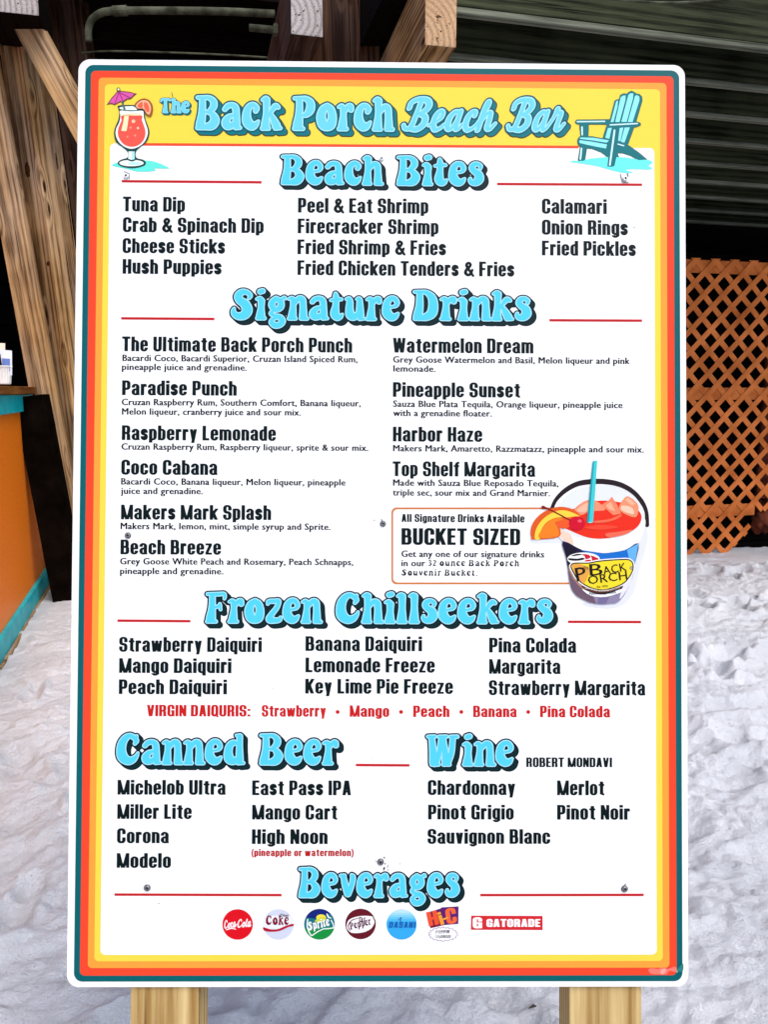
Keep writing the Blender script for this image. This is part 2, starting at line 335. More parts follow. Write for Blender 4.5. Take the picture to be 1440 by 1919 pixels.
# ---------------------------------------------------------------- round bell-bottom lettering (cap height 1, x-height .8)
def groovy():
    G = {}
    def g(ch, w, *st): G[ch] = (U(*[ST(s, smooth=6) for s in st]), w)
    # flared stem: narrow at the waist and wide at the foot
    def foot(x, y0=.07, w=.10): return [(x-w, y0, .065), (x+w, y0, .065)]
    def stem(x, top, r=.095):
        return [[(x-.01, top-.09, r), (x-.005, top*.55, r), (x, .14, r+.045)], foot(x)]
    g('h', .62, [(.05, .88, .045), (.13, .93, .06), (.17, .9, .085)], [(.17, .88, .10), (.165, .5, .085), (.14, .13, .125)], [(.05, .06, .06), (.23, .06, .06)],
      [(.2, .55, .07), (.33, .70, .085), (.43, .66, .10), (.455, .45, .095), (.46, .13, .115)], [(.4, .06, .06), (.57, .06, .06)])
    g('n', .62, [(.04, .69, .045), (.12, .72, .065), (.17, .66, .08)], [(.17, .66, .09), (.165, .45, .085), (.14, .13, .12)], [(.05, .06, .06), (.23, .06, .06)],
      [(.2, .55, .07), (.33, .71, .085), (.43, .67, .10), (.455, .45, .095), (.46, .13, .115)], [(.4, .06, .06), (.57, .06, .06)])
    g('r', .48, [(.04, .69, .045), (.12, .72, .065), (.17, .66, .08)], [(.17, .66, .09), (.17, .45, .085), (.15, .13, .125)], [(.05, .06, .06), (.26, .06, .06)],
      [(.2, .55, .06), (.30, .70, .075), (.37, .71, .085), (.385, .62, .08)])
    g('i', .34, [(.05, .68, .045), (.13, .71, .065), (.18, .64, .09)], [(.18, .62, .10), (.175, .4, .09), (.16, .13, .13)], [(.07, .06, .06), (.27, .06, .06)], [(.15, .92, .085), (.21, .94, .085)])
    g('l', .34, [(.05, .88, .045), (.12, .93, .06), (.17, .9, .085)], [(.17, .88, .10), (.17, .5, .09), (.16, .13, .13)], [(.07, .06, .06), (.26, .06, .06)])
    g('e', .54, [(.16, .44, .05), (.30, .46, .05), (.40, .50, .06), (.43, .60, .075), (.36, .72, .08), (.25, .73, .085), (.15, .62, .10), (.12, .42, .12), (.15, .24, .14), (.26, .13, .13), (.37, .15, .095), (.46, .25, .04)])
    g('c', .52, [(.38, .56, .07), (.41, .64, .075), (.34, .72, .08), (.24, .71, .09), (.15, .60, .10), (.12, .42, .12), (.15, .24, .14), (.26, .13, .13), (.37, .16, .09), (.46, .27, .035)])
    g('o', .60, [(.31, .70, .10), (.19, .61, .11), (.135, .4, .13), (.19, .19, .14), (.30, .13, .13), (.41, .19, .14), (.455, .4, .12), (.41, .61, .11), (.31, .70, .10)])
    g('a', .60, [(.10, .60, .07), (.18, .69, .08), (.30, .72, .08), (.40, .65, .095), (.425, .45, .095), (.43, .16, .11)], [(.42, .08, .075), (.54, .07, .05)],
      [(.38, .44, .05), (.22, .38, .08), (.135, .25, .115), (.16, .14, .12), (.28, .13, .10), (.40, .22, .06)])
    g('d', .62, [(.44, .9, .06), (.37, .93, .045)], [(.46, .9, .085), (.455, .6, .09), (.46, .16, .11)], [(.42, .06, .06), (.57, .065, .05)],
      [(.42, .66, .06), (.28, .70, .09), (.17, .6, .105), (.13, .40, .12), (.16, .2, .14), (.28, .13, .12), (.40, .2, .07)])
    g('g', .60, [(.27, .70, .085), (.17, .60, .095), (.15, .48, .10), (.21, .36, .09), (.31, .35, .09), (.40, .44, .10), (.40, .60, .095), (.27, .70, .085)], [(.40, .64, .06), (.50, .74, .05), (.53, .70, .045)],
      [(.2, .33, .05), (.13, .22, .07), (.24, .14, .075), (.38, .10, .09), (.45, -.02, .10), (.38, -.14, .095), (.24, -.16, .10), (.14, -.06, .08), (.2, .05, .06), (.34, .09, .06)])
    g('t', .44, [(.18, .88, .05), (.19, .75, .085), (.185, .5, .09), (.16, .24, .13), (.22, .12, .12), (.31, .13, .08), (.38, .21, .035)], [(.05, .66, .05), (.2, .69, .065), (.34, .69, .055)])
    g('u', .62, [(.05, .70, .045), (.13, .71, .07), (.155, .6, .095), (.145, .4, .11), (.17, .19, .13), (.27, .13, .12), (.38, .22, .08)], [(.36, .70, .045), (.43, .70, .075), (.445, .5, .095), (.45, .18, .12)], [(.45, .07, .07), (.57, .07, .05)])
    g('s', .50, [(.37, .58, .05), (.385, .67, .06), (.30, .735, .07), (.19, .71, .085), (.14, .60, .095), (.20, .50, .10), (.32, .40, .12), (.345, .25, .135), (.27, .14, .12), (.15, .12, .09), (.08, .19, .06), (.09, .26, .045)])
    g('z', .52, [(.08, .62, .045), (.12, .70, .07), (.28, .71, .075), (.40, .71, .07), (.34, .5, .075), (.2, .3, .085), (.14, .13, .11), (.3, .10, .09), (.42, .12, .075), (.46, .2, .045)])
    g('v', .56, [(.05, .72, .05), (.17, .72, .06)], [(.14, .68, .085), (.2, .4, .10), (.28, .14, .11)], [(.28, .14, .11), (.4, .42, .085), (.44, .66, .085), (.40, .74, .05)])
    g('k', .62, [(.05, .88, .045), (.13, .93, .06), (.17, .9, .085)], [(.17, .88, .10), (.165, .5, .085), (.14, .13, .125)], [(.05, .06, .06), (.23, .06, .06)],
      [(.2, .38, .06), (.3, .55, .065), (.42, .70, .085), (.5, .67, .06)], [(.3, .46, .06), (.38, .3, .095), (.45, .14, .12)], [(.42, .06, .055), (.57, .07, .05)])
    g('B', .74, [(.06, .93, .05), (.18, .93, .06)], [(.20, .9, .085), (.195, .5, .10), (.15, .15, .13)], [(.07, .06, .06), (.3, .06, .06)],
      [(.2, .93, .055), (.40, .92, .07), (.52, .80, .095), (.50, .64, .095), (.38, .54, .05)], [(.28, .52, .05), (.46, .48, .08), (.56, .30, .125), (.48, .14, .13), (.3, .09, .09), (.2, .08, .07)])
    g('P', .68, [(.06, .93, .05), (.18, .93, .06)], [(.20, .9, .085), (.195, .5, .10), (.16, .15, .14)], [(.06, .06, .06), (.3, .06, .06)],
      [(.2, .93, .055), (.38, .92, .075), (.51, .8, .11), (.5, .6, .12), (.4, .47, .085), (.28, .44, .05)])
    g('D', .76, [(.06, .93, .05), (.18, .93, .06)], [(.20, .9, .085), (.195, .5, .10), (.15, .15, .13)], [(.07, .06, .06), (.3, .06, .06)],
      [(.2, .93, .055), (.38, .91, .075), (.53, .76, .11), (.575, .5, .13), (.53, .24, .14), (.38, .12, .12), (.2, .08, .07)])
    g('F', .66, [(.06, .93, .05), (.18, .93, .06)], [(.20, .9, .085), (.195, .5, .10), (.16, .15, .14)], [(.06, .06, .06), (.3, .06, .06)],
      [(.2, .92, .065), (.4, .93, .065), (.54, .94, .055), (.56, .84, .05), (.55, .78, .04)], [(.2, .50, .055), (.34, .53, .055), (.42, .56, .06)], [(.42, .62, .045), (.44, .44, .045)])
    g('C', .72, [(.53, .66, .05), (.57, .76, .075), (.5, .85, .075), (.40, .91, .08), (.27, .85, .10), (.17, .68, .12), (.14, .45, .135), (.19, .24, .15), (.34, .13, .13), (.48, .17, .10), (.58, .28, .06), (.62, .38, .035)], [(.55, .72, .05), (.575, .9, .05)])
    g('S', .70, [(.52, .70, .045), (.55, .80, .07), (.45, .90, .08), (.31, .90, .10), (.21, .78, .115), (.25, .64, .12), (.40, .52, .14), (.47, .33, .15), (.40, .17, .14), (.25, .12, .12), (.12, .17, .095), (.07, .28, .07), (.09, .38, .04)])
    g('T', .66, [(.06, .78, .045), (.09, .88, .06), (.2, .92, .07), (.42, .91, .07), (.53, .93, .06), (.58, .84, .045)], [(.32, .88, .085), (.32, .5, .095), (.3, .15, .135)], [(.2, .06, .06), (.43, .06, .06)])
    g('W', 1.0, [(.04, .93, .05), (.22, .93, .06)], [(.14, .9, .085), (.17, .6, .095), (.2, .3, .12), (.22, .13, .14)], [(.15, .06, .06), (.33, .06, .06)], [(.27, .18, .11), (.36, .45, .085), (.42, .9, .08)], [(.34, .93, .05), (.55, .93, .06)],
      [(.45, .9, .085), (.5, .6, .09), (.54, .3, .11), (.56, .13, .13)], [(.48, .06, .06), (.64, .06, .06)], [(.6, .18, .11), (.7, .45, .085), (.74, .9, .08)], [(.67, .93, .05), (.86, .93, .06)])
    g('3', .5, [(.1, .8, .06), (.24, .9, .07), (.37, .76, .09), (.24, .55, .06)], [(.24, .55, .06), (.4, .38, .1), (.34, .16, .1), (.2, .1, .08), (.08, .22, .06)])
    g('2', .5, [(.1, .75, .06), (.22, .9, .07), (.38, .78, .09), (.34, .55, .09), (.12, .12, .08), (.28, .1, .09), (.42, .14, .07)])
    g('p', .60, [(.05, .70, .045), (.13, .72, .06)], [(.17, .66, .085), (.165, .3, .09), (.16, -.14, .11)], [(.2, .62, .06), (.32, .70, .09), (.44, .6, .11), (.47, .4, .12), (.43, .2, .13), (.3, .13, .1), (.2, .16, .06)])
    G['.'] = (EL(.12, .1, .1, .1), .26)
    return G
def script():
    """slanted brush script, monoline, drawn upright and sheared when set"""
    G = {}
    def g(ch, w, *st): G[ch] = (U(*[ST(s, smooth=6) for s in st]), w)
    g('B', .72, [(.30, .86, .07), (.27, .5, .07), (.22, .16, .075), (.08, .12, .06), (.0, .22, .05)],
      [(.02, .70, .065), (.04, .86, .07), (.22, .95, .075), (.46, .92, .085), (.55, .76, .09), (.46, .6, .08), (.3, .53, .05)], [(.34, .53, .055), (.53, .46, .08), (.56, .26, .095), (.42, .11, .085), (.2, .12, .07)])
    g('e', .42, [(.0, .22, .05), (.16, .32, .05), (.28, .44, .06), (.28, .58, .065), (.19, .62, .065), (.11, .48, .075), (.11, .24, .08), (.2, .1, .075), (.32, .13, .06), (.42, .24, .05)])
    g('a', .50, [(.32, .58, .06), (.2, .60, .07), (.1, .44, .08), (.1, .2, .085), (.18, .11, .07), (.27, .2, .06), (.34, .42, .06)], [(.35, .62, .07), (.34, .3, .075), (.36, .12, .07), (.44, .14, .055), (.5, .24, .05)])
    g('c', .40, [(.28, .5, .06), (.27, .6, .065), (.18, .60, .07), (.1, .44, .08), (.1, .22, .08), (.19, .1, .075), (.3, .13, .06), (.4, .24, .05)])
    g('h', .52, [(.0, .24, .05), (.1, .5, .05), (.18, .8, .06), (.15, .9, .07), (.11, .75, .07), (.09, .4, .075), (.08, .1, .075)], [(.1, .32, .055), (.2, .55, .065), (.3, .58, .07), (.32, .4, .075), (.33, .16, .075), (.42, .13, .06), (.52, .28, .05)])
    g('r', .44, [(.0, .24, .05), (.1, .5, .055), (.13, .7, .07), (.17, .6, .06), (.27, .58, .07), (.26, .34, .07), (.26, .15, .075), (.35, .12, .06), (.45, .28, .05)])
    g('C', .62, [(.50, .72, .05), (.47, .86, .06), (.36, .92, .06), (.2, .8, .07), (.1, .5, .08), (.14, .2, .08), (.3, .1, .07), (.5, .2, .05), (.6, .34, .04)])
    g('o', .46, [(.24, .60, .06), (.11, .46, .075), (.1, .24, .08), (.2, .1, .07), (.32, .2, .07), (.35, .44, .07), (.24, .6, .06), (.36, .54, .045), (.46, .56, .04)])
    g('l', .26, [(.0, .24, .05), (.1, .5, .05), (.18, .8, .06), (.15, .9, .06), (.10, .7, .065), (.08, .3, .07), (.13, .11, .065), (.24, .22, .05)])
    g('-', .22, [(.02, .38, .05), (.2, .42, .05)])
    return G
# ================================================================ THE PLACE
# ---------------------------------------------------------------- sand, one sheet to the horizon
YAW = RAD(13.5)                                        # the bar and its deck are turned this much to the view
bX = Vector((math.cos(YAW), math.sin(YAW), 0)); bY = Vector((-math.sin(YAW), math.cos(YAW), 0))
rng = np.random.default_rng(7)
def lattice_noise(x, y, seed):
    g = np.random.default_rng(seed).random((256, 256))
    xi = np.floor(x).astype(int); yi = np.floor(y).astype(int); fx = x-xi; fy = y-yi
    fx = fx*fx*(3-2*fx); fy = fy*fy*(3-2*fy)
    a = g[xi % 256, yi % 256]; b = g[(xi+1) % 256, yi % 256]; c = g[xi % 256, (yi+1) % 256]; d = g[(xi+1) % 256, (yi+1) % 256]
    return (a*(1-fx)+b*fx)*(1-fy)+(c*(1-fx)+d*fx)*fy-.5
def graded(a, b, step, far):
    mid = list(np.arange(a, b+1e-6, step)); out = []; s = step; v = b
    while v < far: s *= 1.35; v += s; out.append(v)
    s = step; v = a; pre = []
    while v > -far: s *= 1.35; v -= s; pre.append(v)
    return np.array(pre[::-1]+mid+out)
gx = graded(-2.9, 3.4, .0125, 300); gy = graded(.75, 6.9, .0125, 300)
GX, GY = np.meshgrid(gx, gy)
wx = GX+.25*lattice_noise(GX*1.3, GY*1.3, 1); wy = GY+.25*lattice_noise(GX*1.3, GY*1.3, 2)
H = .05*lattice_noise(GX*.9+3, GY*.9, 3)+.03*lattice_noise(wx*2.6, wy*2.6, 4)
H += .030*np.abs(lattice_noise(wx*5.3, wy*6.5, 5))+.028*np.abs(lattice_noise(wx*11, wy*14, 6))+.016*np.abs(lattice_noise(wx*19, wy*23, 7))+.017*np.abs(lattice_noise(GX*30, GY*33, 8))+.011*lattice_noise(GX*58, GY*64, 9)
ca, sa = math.cos(RAD(24)), math.sin(RAD(24))          # raked strokes on the left
ru = wx*ca+wy*sa; rv = -wx*sa+wy*ca
left = np.clip((-.55-GX)/.5, 0, 1)*np.clip((5-GY)/2, 0, 1)
H = H*(1-.2*left)+left*.030*np.abs(lattice_noise(ru*2.6, rv*13, 11))+left*.020*np.abs(lattice_noise(ru*4, rv*30, 12))+left*.010*lattice_noise(ru*12, rv*55, 13)
for k in range(420):                                    # footprints: a heel and a ball pressed in, a rim pushed up
    fx = rng.uniform(-2.8, 3.4); fy = rng.uniform(.8, 6.6); an = rng.uniform(0, 6.28); sz = rng.uniform(.7, 1.25)
    if fx < -.5 and rng.random() < .6: continue
    sel = (np.abs(GX-fx) < .4) & (np.abs(GY-fy) < .4)
    if not sel.any(): continue
    dx = GX[sel]-fx; dy = GY[sel]-fy
    u = (dx*math.cos(an)+dy*math.sin(an))/sz; v = (-dx*math.sin(an)+dy*math.cos(an))/sz
    d1 = np.hypot((u-.06)/.10, v/.055); d2 = np.hypot((u+.09)/.055, v/.045); d = np.minimum(d1, d2)
    dep = rng.uniform(.014, .05)
    H[sel] += -dep*np.exp(-d**4)+dep*.55*np.exp(-((d-1.45)/.35)**2)*(.6+1.2*lattice_noise(GX[sel]*20, GY[sel]*20, 30+k % 7))
cd = (GX+1.867)*.9625+(GY-3.575)*.2713                    # metres in front of the bar counter
H *= np.clip((cd+.15)/.5, .12, 1)
ld = np.abs((GX-2.43)*(-.2334)+(GY-6.0)*.9724); H *= np.clip(ld/.5, .3, 1)
fade = np.clip((60-np.hypot(GX, GY-3))/40, 0, 1); H *= fade
# swept up a little against the lattice and the counter foot
nx_, ny_ = len(gx), len(gy)
V = np.stack([GX, GY, H], -1).reshape(-1, 3)
ii = np.arange(ny_*nx_).reshape(ny_, nx_)
Q = np.stack([ii[:-1, :-1], ii[:-1, 1:], ii[1:, 1:], ii[1:, :-1]], -1).reshape(-1, 4)
def mat_sand():
    m, n, l, b = new_mat('sand'); N = n.new; tc = N('ShaderNodeTexCoord')
    a = N('ShaderNodeTexNoise'); a.inputs['Scale'].default_value = 2.2; a.inputs['Detail'].default_value = 6; l.new(tc.outputs['Object'], a.inputs[0])
    cr = N('ShaderNodeValToRGB'); e = cr.color_ramp.elements
    e[0].position = .35; e[0].color = (.70, .725, .78, 1); e[1].position = .68; e[1].color = (.82, .84, .89, 1); l.new(a.outputs[0], cr.inputs[0])
    g = N('ShaderNodeTexNoise'); g.inputs['Scale'].default_value = 900; g.inputs['Detail'].default_value = 2; l.new(tc.outputs['Object'], g.inputs[0])
    mr = N('ShaderNodeMapRange'); mr.inputs[1].default_value = .3; mr.inputs[2].default_value = .7; mr.inputs[3].default_value = .86; mr.inputs[4].default_value = 1.08; l.new(g.outputs[0], mr.inputs[0])
    mx = N('ShaderNodeMix'); mx.data_type = 'RGBA'; mx.blend_type = 'MULTIPLY'; mx.inputs[0].default_value = 1
    l.new(cr.outputs[0], mx.inputs[6]); l.new(mr.outputs[0], mx.inputs[7])
    sp = N('ShaderNodeTexVoronoi'); sp.inputs['Scale'].default_value = 34; l.new(tc.outputs['Object'], sp.inputs[0])   # dark grains and bits of shell
    s2 = N('ShaderNodeMapRange'); s2.inputs[1].default_value = .045; s2.inputs[2].default_value = .07; s2.inputs[3].default_value = .7; s2.inputs[4].default_value = 0; l.new(sp.outputs['Distance'], s2.inputs[0])
    m2 = N('ShaderNodeMix'); m2.data_type = 'RGBA'; m2.inputs[7].default_value = (.25, .25, .27, 1); l.new(s2.outputs[0], m2.inputs[0]); l.new(mx.outputs[2], m2.inputs[6])
    l.new(m2.outputs[2], b.inputs['Base Color']); b.inputs['Roughness'].default_value = .95; b.inputs['Specular IOR Level'].default_value = .1
    f = N('ShaderNodeTexNoise'); f.inputs['Scale'].default_value = 45; f.inputs['Detail'].default_value = 9; f.inputs['Roughness'].default_value = .72; l.new(tc.outputs['Object'], f.inputs[0])
    bp = N('ShaderNodeBump'); bp.inputs['Strength'].default_value = 1.; bp.inputs['Distance'].default_value = .024; l.new(f.outputs[0], bp.inputs['Height'])
    f2 = N('ShaderNodeTexNoise'); f2.inputs['Scale'].default_value = 210; f2.inputs['Detail'].default_value = 5; f2.inputs['Roughness'].default_value = .7; l.new(tc.outputs['Object'], f2.inputs[0])
    b2 = N('ShaderNodeBump'); b2.inputs['Strength'].default_value = .8; b2.inputs['Distance'].default_value = .007; l.new(f2.outputs[0], b2.inputs['Height']); l.new(bp.outputs[0], b2.inputs['Normal']); l.new(b2.outputs[0], b.inputs['Normal'])
    return m
me = bpy.data.meshes.new('sand'); me.vertices.add(len(V)); me.vertices.foreach_set('co', V.ravel())
me.loops.add(Q.size); me.loops.foreach_set('vertex_index', Q.ravel()); me.polygons.add(len(Q))
me.polygons.foreach_set('loop_start', np.arange(0, Q.size, 4)); me.polygons.foreach_set('loop_total', np.full(len(Q), 4))
me.polygons.foreach_set('use_smooth', np.ones(len(Q), bool)); me.update(calc_edges=True); me.validate()
me.materials.append(mat_sand()); sand = bpy.data.objects.new('sand', me); COL.objects.link(sand); sand['kind'] = 'structure'
def ground(x, y):
    j = min(max(np.searchsorted(gy, y), 0), ny_-1); i = min(max(np.searchsorted(gx, x), 0), nx_-1); return float(H[j, i])
# ---------------------------------------------------------------- timber
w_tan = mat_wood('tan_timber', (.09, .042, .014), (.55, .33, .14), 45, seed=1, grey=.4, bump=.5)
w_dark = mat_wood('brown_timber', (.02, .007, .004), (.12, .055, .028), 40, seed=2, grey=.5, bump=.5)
w_shadow = mat_wood('shaded_timber', (.002, .001, .001), (.009, .005, .003), 40, seed=3)  # shade under the deck put into a near-black timber colour
w_grey = mat_wood('weathered_timber', (.16, .14, .135), (.46, .42, .41), 38, seed=4, knots=False, cen=(.11, -.09))
w_end = mat_wood('pale_cut_timber', (.22, .12, .06), (.48, .32, .19), 42, seed=5, knots=False, cen=(.12, -.13))
w_joist = mat_wood('olive_timber', (.006, .007, .0035), (.050, .056, .030), 35, seed=6, knots=False)  # dark olive timber of the right-hand joists
w_joist_pale = mat_wood('pale_olive_timber', (.05, .055, .04), (.17, .18, .135), 35, seed=6, knots=False)  # paler copy of the joist timber
w_pine = mat_wood('fresh_pine', (.24, .135, .04), (.60, .46, .22), 85, seed=8, knots=False, bump=.15, nz=14., cen=(.02, -.11))
def timber(name, p0, p1, w, d, mats, ref=Vector((1, 0, 0)), parent=None, ends=(None, None), bev=.004):
    """squared timber from p0 to p1; w is its width along ref, d the other way; ends may take another material slot"""
    p0, p1 = Vector(p0), Vector(p1); z = (p1-p0); L = z.length; z.normalize()
    x = (ref-z*ref.dot(z)).normalized(); y = z.cross(x)
    bm = box_bm(-w/2, -d/2, 0, w/2, d/2, L, bev)
    bm.normal_update()
    for f in bm.faces:
        if f.normal.z < -.9 and ends[0] is not None: f.material_index = ends[0]
        if f.normal.z > .9 and ends[1] is not None: f.material_index = ends[1]
    o = bm_obj(name, bm, mats, parent)
    o.matrix_world = Matrix.Translation(p0) @ Matrix((x, y, z)).transposed().to_4x4()
    return o
m_shade = mat_noise('shade_black', (.002, .0015, .001), (.006, .004, .003), 9, .9, .2, 0.)  # near-black colour standing for the shade beside the counter
# leaning posts at the corner of the bar
y1 = 4.0
def px_post(name, label, top, bot, y, w, d, mats, yaw=0., group=None):
    a = at(*top, y); b = at(*bot, y); b2 = a+(b-a)*((a.z+.25)/(a.z-b.z)); b2 = Vector((b2.x, b2.y, -.2))
    o = timber(name, b2, a, w, d, mats, Vector((math.cos(yaw), math.sin(yaw), 0)))
    return tag(o, label, 'post', group)
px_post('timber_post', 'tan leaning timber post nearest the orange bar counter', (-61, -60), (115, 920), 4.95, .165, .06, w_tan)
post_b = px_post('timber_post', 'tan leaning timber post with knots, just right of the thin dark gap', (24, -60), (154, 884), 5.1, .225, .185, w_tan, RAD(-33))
px_post('timber_post', 'short near black post added as the shaded gap between the counter and the tan posts', (58, 742), (103, 980), 4.62, .18, .1, m_shade)  # added post, gives the shaded wedge by the counter a body
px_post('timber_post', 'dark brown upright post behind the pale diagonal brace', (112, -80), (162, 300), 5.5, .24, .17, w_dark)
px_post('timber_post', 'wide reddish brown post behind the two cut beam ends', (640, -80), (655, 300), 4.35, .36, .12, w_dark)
a = at(26, 0, 4.78); b = at(170, 262, 4.78)
tag(timber('knee_brace', b, a, .15, .08, w_tan, Vector((1, 0, .5))), 'pale greenish diagonal timber brace crossing the leaning posts at top left', 'brace')
def knot(post, px, py, rx, ry, m):
    """a knot standing a millimetre proud of the face it grew in"""
    inv = post.matrix_world.inverted(); o_ = inv @ CAM; d_ = inv.to_3x3() @ ray(px, py)
    ys = min(v.co.y for v in post.data.vertices); ym = max(v.co.y for v in post.data.vertices); yf = ys if o_.y < 0 else ym
    h_ = o_+d_*((yf-o_.y)/d_.y); s_ = -1 if yf == ys else 1; bm = bmesh.new(); n = 22
    rg = [[bm.verts.new((h_.x+rx*a_*math.cos(2*math.pi*k/n)*(1+.12*math.sin(k*2.1)), yf+s_*z_, h_.z+ry*a_*math.sin(2*math.pi*k/n)*(1+.1*math.cos(k*1.7)))) for k in range(n)] for a_, z_ in ((1, .0004), (.8, .002), (.3, .0012))]
    for u, v in zip(rg, rg[1:]):
        for k in range(n): bm.faces.new((u[k], u[(k+1) % n], v[(k+1) % n], v[k]))
    bm.faces.new(rg[-1]); bmesh.ops.recalc_face_normals(bm, faces=bm.faces[:])
    o = bm_obj('knot', bm, m, None, True); o.parent = post; return o
m_knot = mat_noise('knot_wood', (.010, .004, .002), (.05, .020, .008), 60, .7, .3)
bpy.context.view_layer.update()
knot(post_b, 51, 318, .026, .046, m_knot); knot(post_b, 90, 494, .017, .014, m_knot); knot(post_b, 106, 302, .007, .05, m_knot)
# beams whose cut ends stick out under the deck
def beam(label, px0, py0, px1, py1, y, L, mats, ends, dirn):
    a = at(px0, py0, y); b = at(px1, py1, y); w = abs(b.x-a.x); h = abs(a.z-b.z); c = (a+b)/2
    o = timber('beam', c, c+dirn*L, w, h, mats, Vector((1, 0, 0)), ends=ends, bev=.006)
    return tag(o, label, 'beam')
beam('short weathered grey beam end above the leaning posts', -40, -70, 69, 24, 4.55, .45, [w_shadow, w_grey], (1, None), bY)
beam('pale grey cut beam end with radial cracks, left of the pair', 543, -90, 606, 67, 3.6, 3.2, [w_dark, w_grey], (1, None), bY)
beam('tan cut beam end with a lit left side, right of the pair', 797, -70, 857, 87, 3.35, 1.1, [w_tan, w_end], (1, None), Vector((-.2, 1, 0)).normalized())
# ---------------------------------------------------------------- deck overhead: joists and boards, seen from below
ZJ = 2.85
deck = tag(empty('boardwalk_deck', (bY*5)+Vector((0, 0, ZJ))), 'dark olive boardwalk deck overhead with joists running to the right', 'deck')
deck.rotation_euler = (0, 0, YAW)
def dj(name, x0, y0, z0, x1, y1, z1, m, axis='x'):
    L = x1-x0
    bm = box_bm(-(z1-z0)/2, -(y1-y0)/2, -L/2, (z1-z0)/2, (y1-y0)/2, L/2, .004, seg=1)
    o = bm_obj(name, bm, m, deck)
    o.location = ((x0+x1)/2, (y0+y1)/2, (z0+z1)/2); o.rotation_euler = (0, RAD(90), 0); return o
for k in range(9):
    y = -1.72+k*.41
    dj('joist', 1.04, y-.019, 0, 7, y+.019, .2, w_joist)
    bt = dj('joist_lit_edge', 1.04, y-.021, -.026, 7, y+.021, -.001, w_joist_pale)  # paler strip paints in the light caught along the joist's underside
ZL = .98                                                # deck over the bar raised to let light in on posts and counter
for k in range(6):
    y = .27+k*.8
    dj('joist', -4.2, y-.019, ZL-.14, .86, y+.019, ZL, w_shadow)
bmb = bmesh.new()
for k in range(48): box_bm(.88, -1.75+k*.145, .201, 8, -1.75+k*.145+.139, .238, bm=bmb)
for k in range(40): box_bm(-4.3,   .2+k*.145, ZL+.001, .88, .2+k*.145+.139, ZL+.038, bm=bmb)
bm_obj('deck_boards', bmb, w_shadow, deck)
bmb = box_bm(.88, -1.75, .24, 8, 5.2, .26); box_bm(-4.3, .2, ZL+.04, .878, 5.2, ZL+.06, bm=bmb); box_bm(.88, -1.75, .262, .92, 5.2, ZL+.03, bm=bmb); bm_obj('deck_light_block', bmb, w_shadow, deck)  # unseen sheet over the boards, blocks sky light through their gaps
# loose brace and pipes below the joists
tag(timber('batten', at(850, 62, 4.3), at(1130, 122, 4.9), .03, .03, w_joist_pale, Vector((0, 0, 1))), 'thin grey batten slanting down to the right behind the sign top', 'batten')
m_pipe = mat_noise('olive_pipe', (.022, .024, .014), (.085, .09, .06), 14, .6)
pts = [at(*p, 4.7) for p in ((166, 78), (165, 58), (170, 40), (184, 27), (205, 21), (260, 20), (400, 21), (515, 26))]
pp = tag(empty('conduit_pipe', pts[-1]), 'grey olive conduit pipe bending down beside the leaning posts', 'pipe')
bm = tube_bm([p-pts[-1] for p in catmull_v(pts)], .02, 12); bm_obj('pipe', bm, m_pipe, pp, True)
bm = tube_bm([pts[4]-pts[-1]+Vector((.02, 0, 0)), pts[4]-pts[-1]+Vector((.1, 0, .003))], .027, 12); bm_obj('coupling', bm, m_pipe, pp, False)
c = at(525, 57, 4.1)
sp = tag(empty('pipe_fitting', c), 'short capped pipe fitting on the side of the reddish post', 'fitting')
bm_obj('nipple', tube_bm([Vector((-.15, 0, .012)), Vector((0, 0, 0))], .017, 12), m_pipe, sp, True)
bm_obj('flange', tube_bm([Vector((-.03, 0, .002)), Vector((.012, 0, 0))], .03, 6), m_pipe, sp)
cb = [at(*p, 5.2) for p in ((150, 100), (200, 96), (300, 98), (420, 103), (560, 112))]
tag(bm_obj('cable', tube_bm(catmull_v(cb), .006, 6), m_pipe, None, True), 'thin cable running in the dark below the conduit pipe', 'cable')
cb = [at(*p, 3.45) for p in ((1000, -6), (1140, -2), (1240, 5), (1330, 2), (1400, -6))]
tag(bm_obj('cable', tube_bm(catmull_v(cb), .005, 6), m_pipe, None, True), 'thin pale cable drooping at the top right under the deck', 'cable')
# ---------------------------------------------------------------- walls added to keep light out from under the deck
m_black = mat_noise('blocker_black', (.0015, .0015, .0015), (.004, .0038, .0035), 5, .9, 0., 0.)  # near-black, puts the under-deck shade into the walls' colour
def wall(name, label, c, L, h, t, ang, m):
    bm = bmesh.new(); n = int(h/.2)
    for k in range(n): box_bm(-L/2, -t/2, k*h/n, L/2, t/2, (k+1)*h/n-.008, bm=bm)
    box_bm(-L/2, t/2+.002, 0, L/2, t/2+.03, h, bm=bm)
    o = bm_obj(name, bm, m); o.location = c; o.rotation_euler = (0, 0, ang); return tag(o, label, 'wall')
lat0 = at(1290, 1040, 6.01); lat0.z = 0
wall('back_blocker', 'added black back wall keeping the space behind the lattice and posts dark', bY*8.6+bX*1.5+Vector((0, 0, -.1)), 13, 4.3, .05, YAW, m_black)
wall('side_blocker', 'added dark side wall blocking light beneath the deck beyond the lattice', bX*9.4+bY*6+Vector((0, 0, -.1)), 5.6, 4.3, .05, YAW+RAD(90), m_black)
wall('side_blocker', 'added dark side wall blocking light to the left of the red wall', bX*-3.9+bY*6+Vector((0, 0, -.1)), 5.6, 4.3, .05, YAW+RAD(90), m_black)
wall('dark_backing', 'added black boards hiding the lit sand close behind the orange lattice', lat0+bY*.17+bX*.5+Vector((0, 0, -.15)), 4.4, 2.5, .03, YAW, m_black)  # added backing so the lattice openings read as dark
